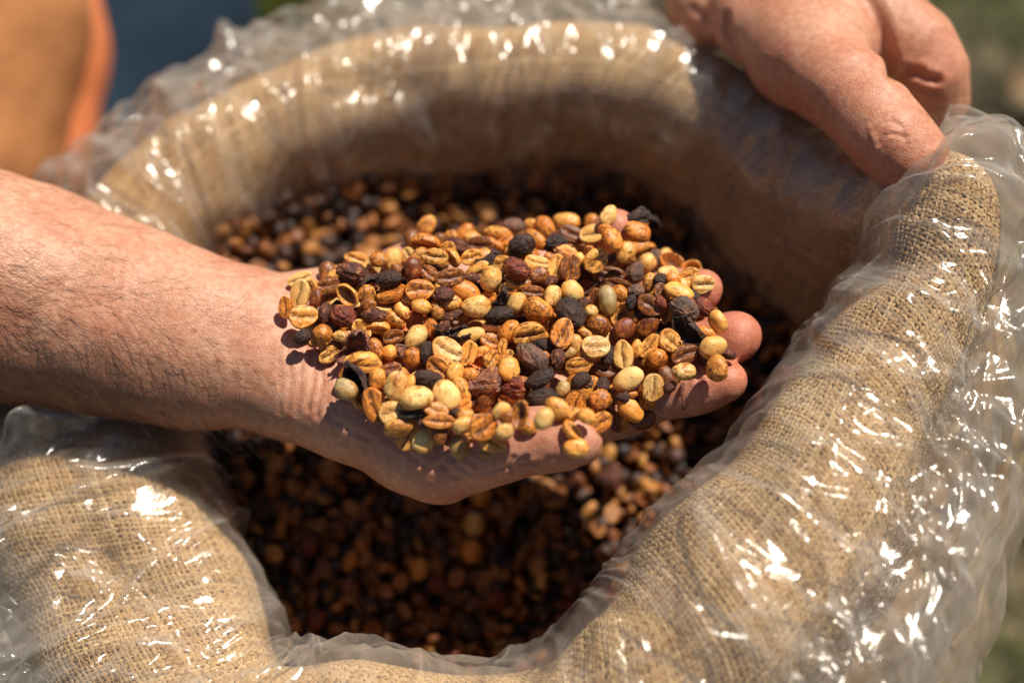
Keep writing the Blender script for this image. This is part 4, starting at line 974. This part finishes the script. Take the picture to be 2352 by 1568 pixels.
for i in chosen:
    dark_ = pr_.random() < .35
    o = link(bpy.data.objects.new('coffee_cherry' if dark_ else 'coffee_bean', (cherry_meshes if dark_ else bean_meshes+round_meshes)[pr_.integers(5)]))
    sz = pr_.uniform(.0090, .0110)
    o.matrix_world = Matrix.Translation(cand[i]+[0, 0, .003]) @ Matrix(rand_rot(pr_).tolist()).to_4x4() @ Matrix.Diagonal((sz, sz, sz, 1))
    c = pr_.choice(['k', 'n', 'r']) if dark_ else pr_.choice(['o', 'g', 'n', 'o', 'n']); o.color = (*((COLC if dark_ else COLB)[c]), STAIN[c])
    zn = 'below the thumb' if cv[i] > 1120 else 'left of the hand' if cu[i] < 760 else 'right of the fingertips' if cu[i] > 1500 else 'beyond the hand'
    lab = (f"{WORDC[c]} dried cherry" if dark_ else f"{WORD[c]} coffee bean") + ' blurred in the sack ' + zn
    pc.append((o, lab, 'coffee cherry' if dark_ else 'coffee bean', cu[i], cv[i]))
by = {}
for m_ in pc: by.setdefault(m_[1], []).append(m_)
for lab, ms in by.items():
    ms.sort(key=lambda q: q[3])
    for k, (o, _, cat, u, v) in enumerate(ms):
        tag(o, lab if len(ms) == 1 else f"{lab}, {ORD[min(k, 38)]} from left", cat, 'beans lying loose on top inside the sack')
rest = np.ones(len(cand), bool); rest[chosen] = False; rest = np.where(rest)[0]
VV, FF, K_, T_ = [], [], [], []; base = 0
small = [shape_bean(80+k, ICO2) for k in range(3)] + [shape_cherry(90+k, ICO2, .5) for k in range(2)]
small2 = [shape_bean(80+k, ico(2)) for k in range(3)] + [shape_cherry(90+k, ico(2), .4) for k in range(2)]
for i in rest:
    dk = pr_.random() < .36; V, F, cre = (small if top[i] else small2)[pr_.integers(3, 5) if dk else pr_.integers(3)]
    sz = pr_.uniform(.0086, .0106); V = (V*sz)@rand_rot(pr_).T + cand[i]
    VV.append(V); FF.append(F+base); base += len(V); K_.append(cre); T_.append(np.full(len(V), (pr_.uniform(0, .22) if dk else pr_.uniform(.35, 1))))
hm, nt, nd, lk, p = M('heaped_coffee'); tc = N(nt, 'TexCoord').outputs['Object']
tn = attr_n(nt, 'tone'); a = noise_n(nt, tc, 260, 4, .7, .6)
c = ramp_n(nt, tn, [(0, (.012, .009, .009)), (.25, (.035, .014, .010)), (.34, (.14, .042, .012)), (.65, (.34, .115, .024)), (1, (.56, .26, .065))])  # darker than the handful's colours: shade inside the sack is painted in
c = mix_n(nt, ramp_n(nt, a, [(.50, (0,)*3), (.60, (.8,)*3)]), c, (.12, .042, .02)); c = mix_n(nt, attr_n(nt, 'crease'), c, (.07, .026, .013))
lk.new(c, p.inputs['Base Color']); p.inputs['Roughness'].default_value = .55; lk.new(bump_n(nt, a, .3, .0006), p.inputs['Normal'])
o = mesh_np('coffee_bean_heap', np.concatenate(VV), np.concatenate(FF), hm, None, attrs={'crease': np.concatenate(K_), 'tone': np.concatenate(T_)})
tag(o, 'deep heap of golden and dark coffee beans filling the sack below the hand', 'coffee beans', kind='stuff')
print('beans', len(info), 'pile', len(rest), 'chosen', len(chosen))
# a bed under the top layers, so that no ground shows between the beans
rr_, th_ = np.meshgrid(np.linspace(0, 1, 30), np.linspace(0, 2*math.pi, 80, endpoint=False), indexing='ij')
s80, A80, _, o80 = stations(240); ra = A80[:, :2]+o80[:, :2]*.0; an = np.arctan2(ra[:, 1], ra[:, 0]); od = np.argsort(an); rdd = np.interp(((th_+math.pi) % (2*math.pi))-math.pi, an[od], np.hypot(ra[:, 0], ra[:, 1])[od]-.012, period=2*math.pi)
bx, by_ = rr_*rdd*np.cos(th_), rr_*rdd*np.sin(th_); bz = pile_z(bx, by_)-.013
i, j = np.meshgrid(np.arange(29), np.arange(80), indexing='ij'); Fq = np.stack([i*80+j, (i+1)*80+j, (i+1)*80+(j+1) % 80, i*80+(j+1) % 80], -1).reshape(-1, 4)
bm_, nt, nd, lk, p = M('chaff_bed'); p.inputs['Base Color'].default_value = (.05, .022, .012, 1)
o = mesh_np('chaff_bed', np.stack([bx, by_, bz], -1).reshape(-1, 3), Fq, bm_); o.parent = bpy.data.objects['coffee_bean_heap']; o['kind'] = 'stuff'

print('triangles', sum(sum(len(p_.vertices)-2 for p_ in m_.polygons) for m_ in bpy.data.meshes if m_.users), {m_.name: len(m_.polygons) for m_ in bpy.data.meshes if len(m_.polygons) > 60000})
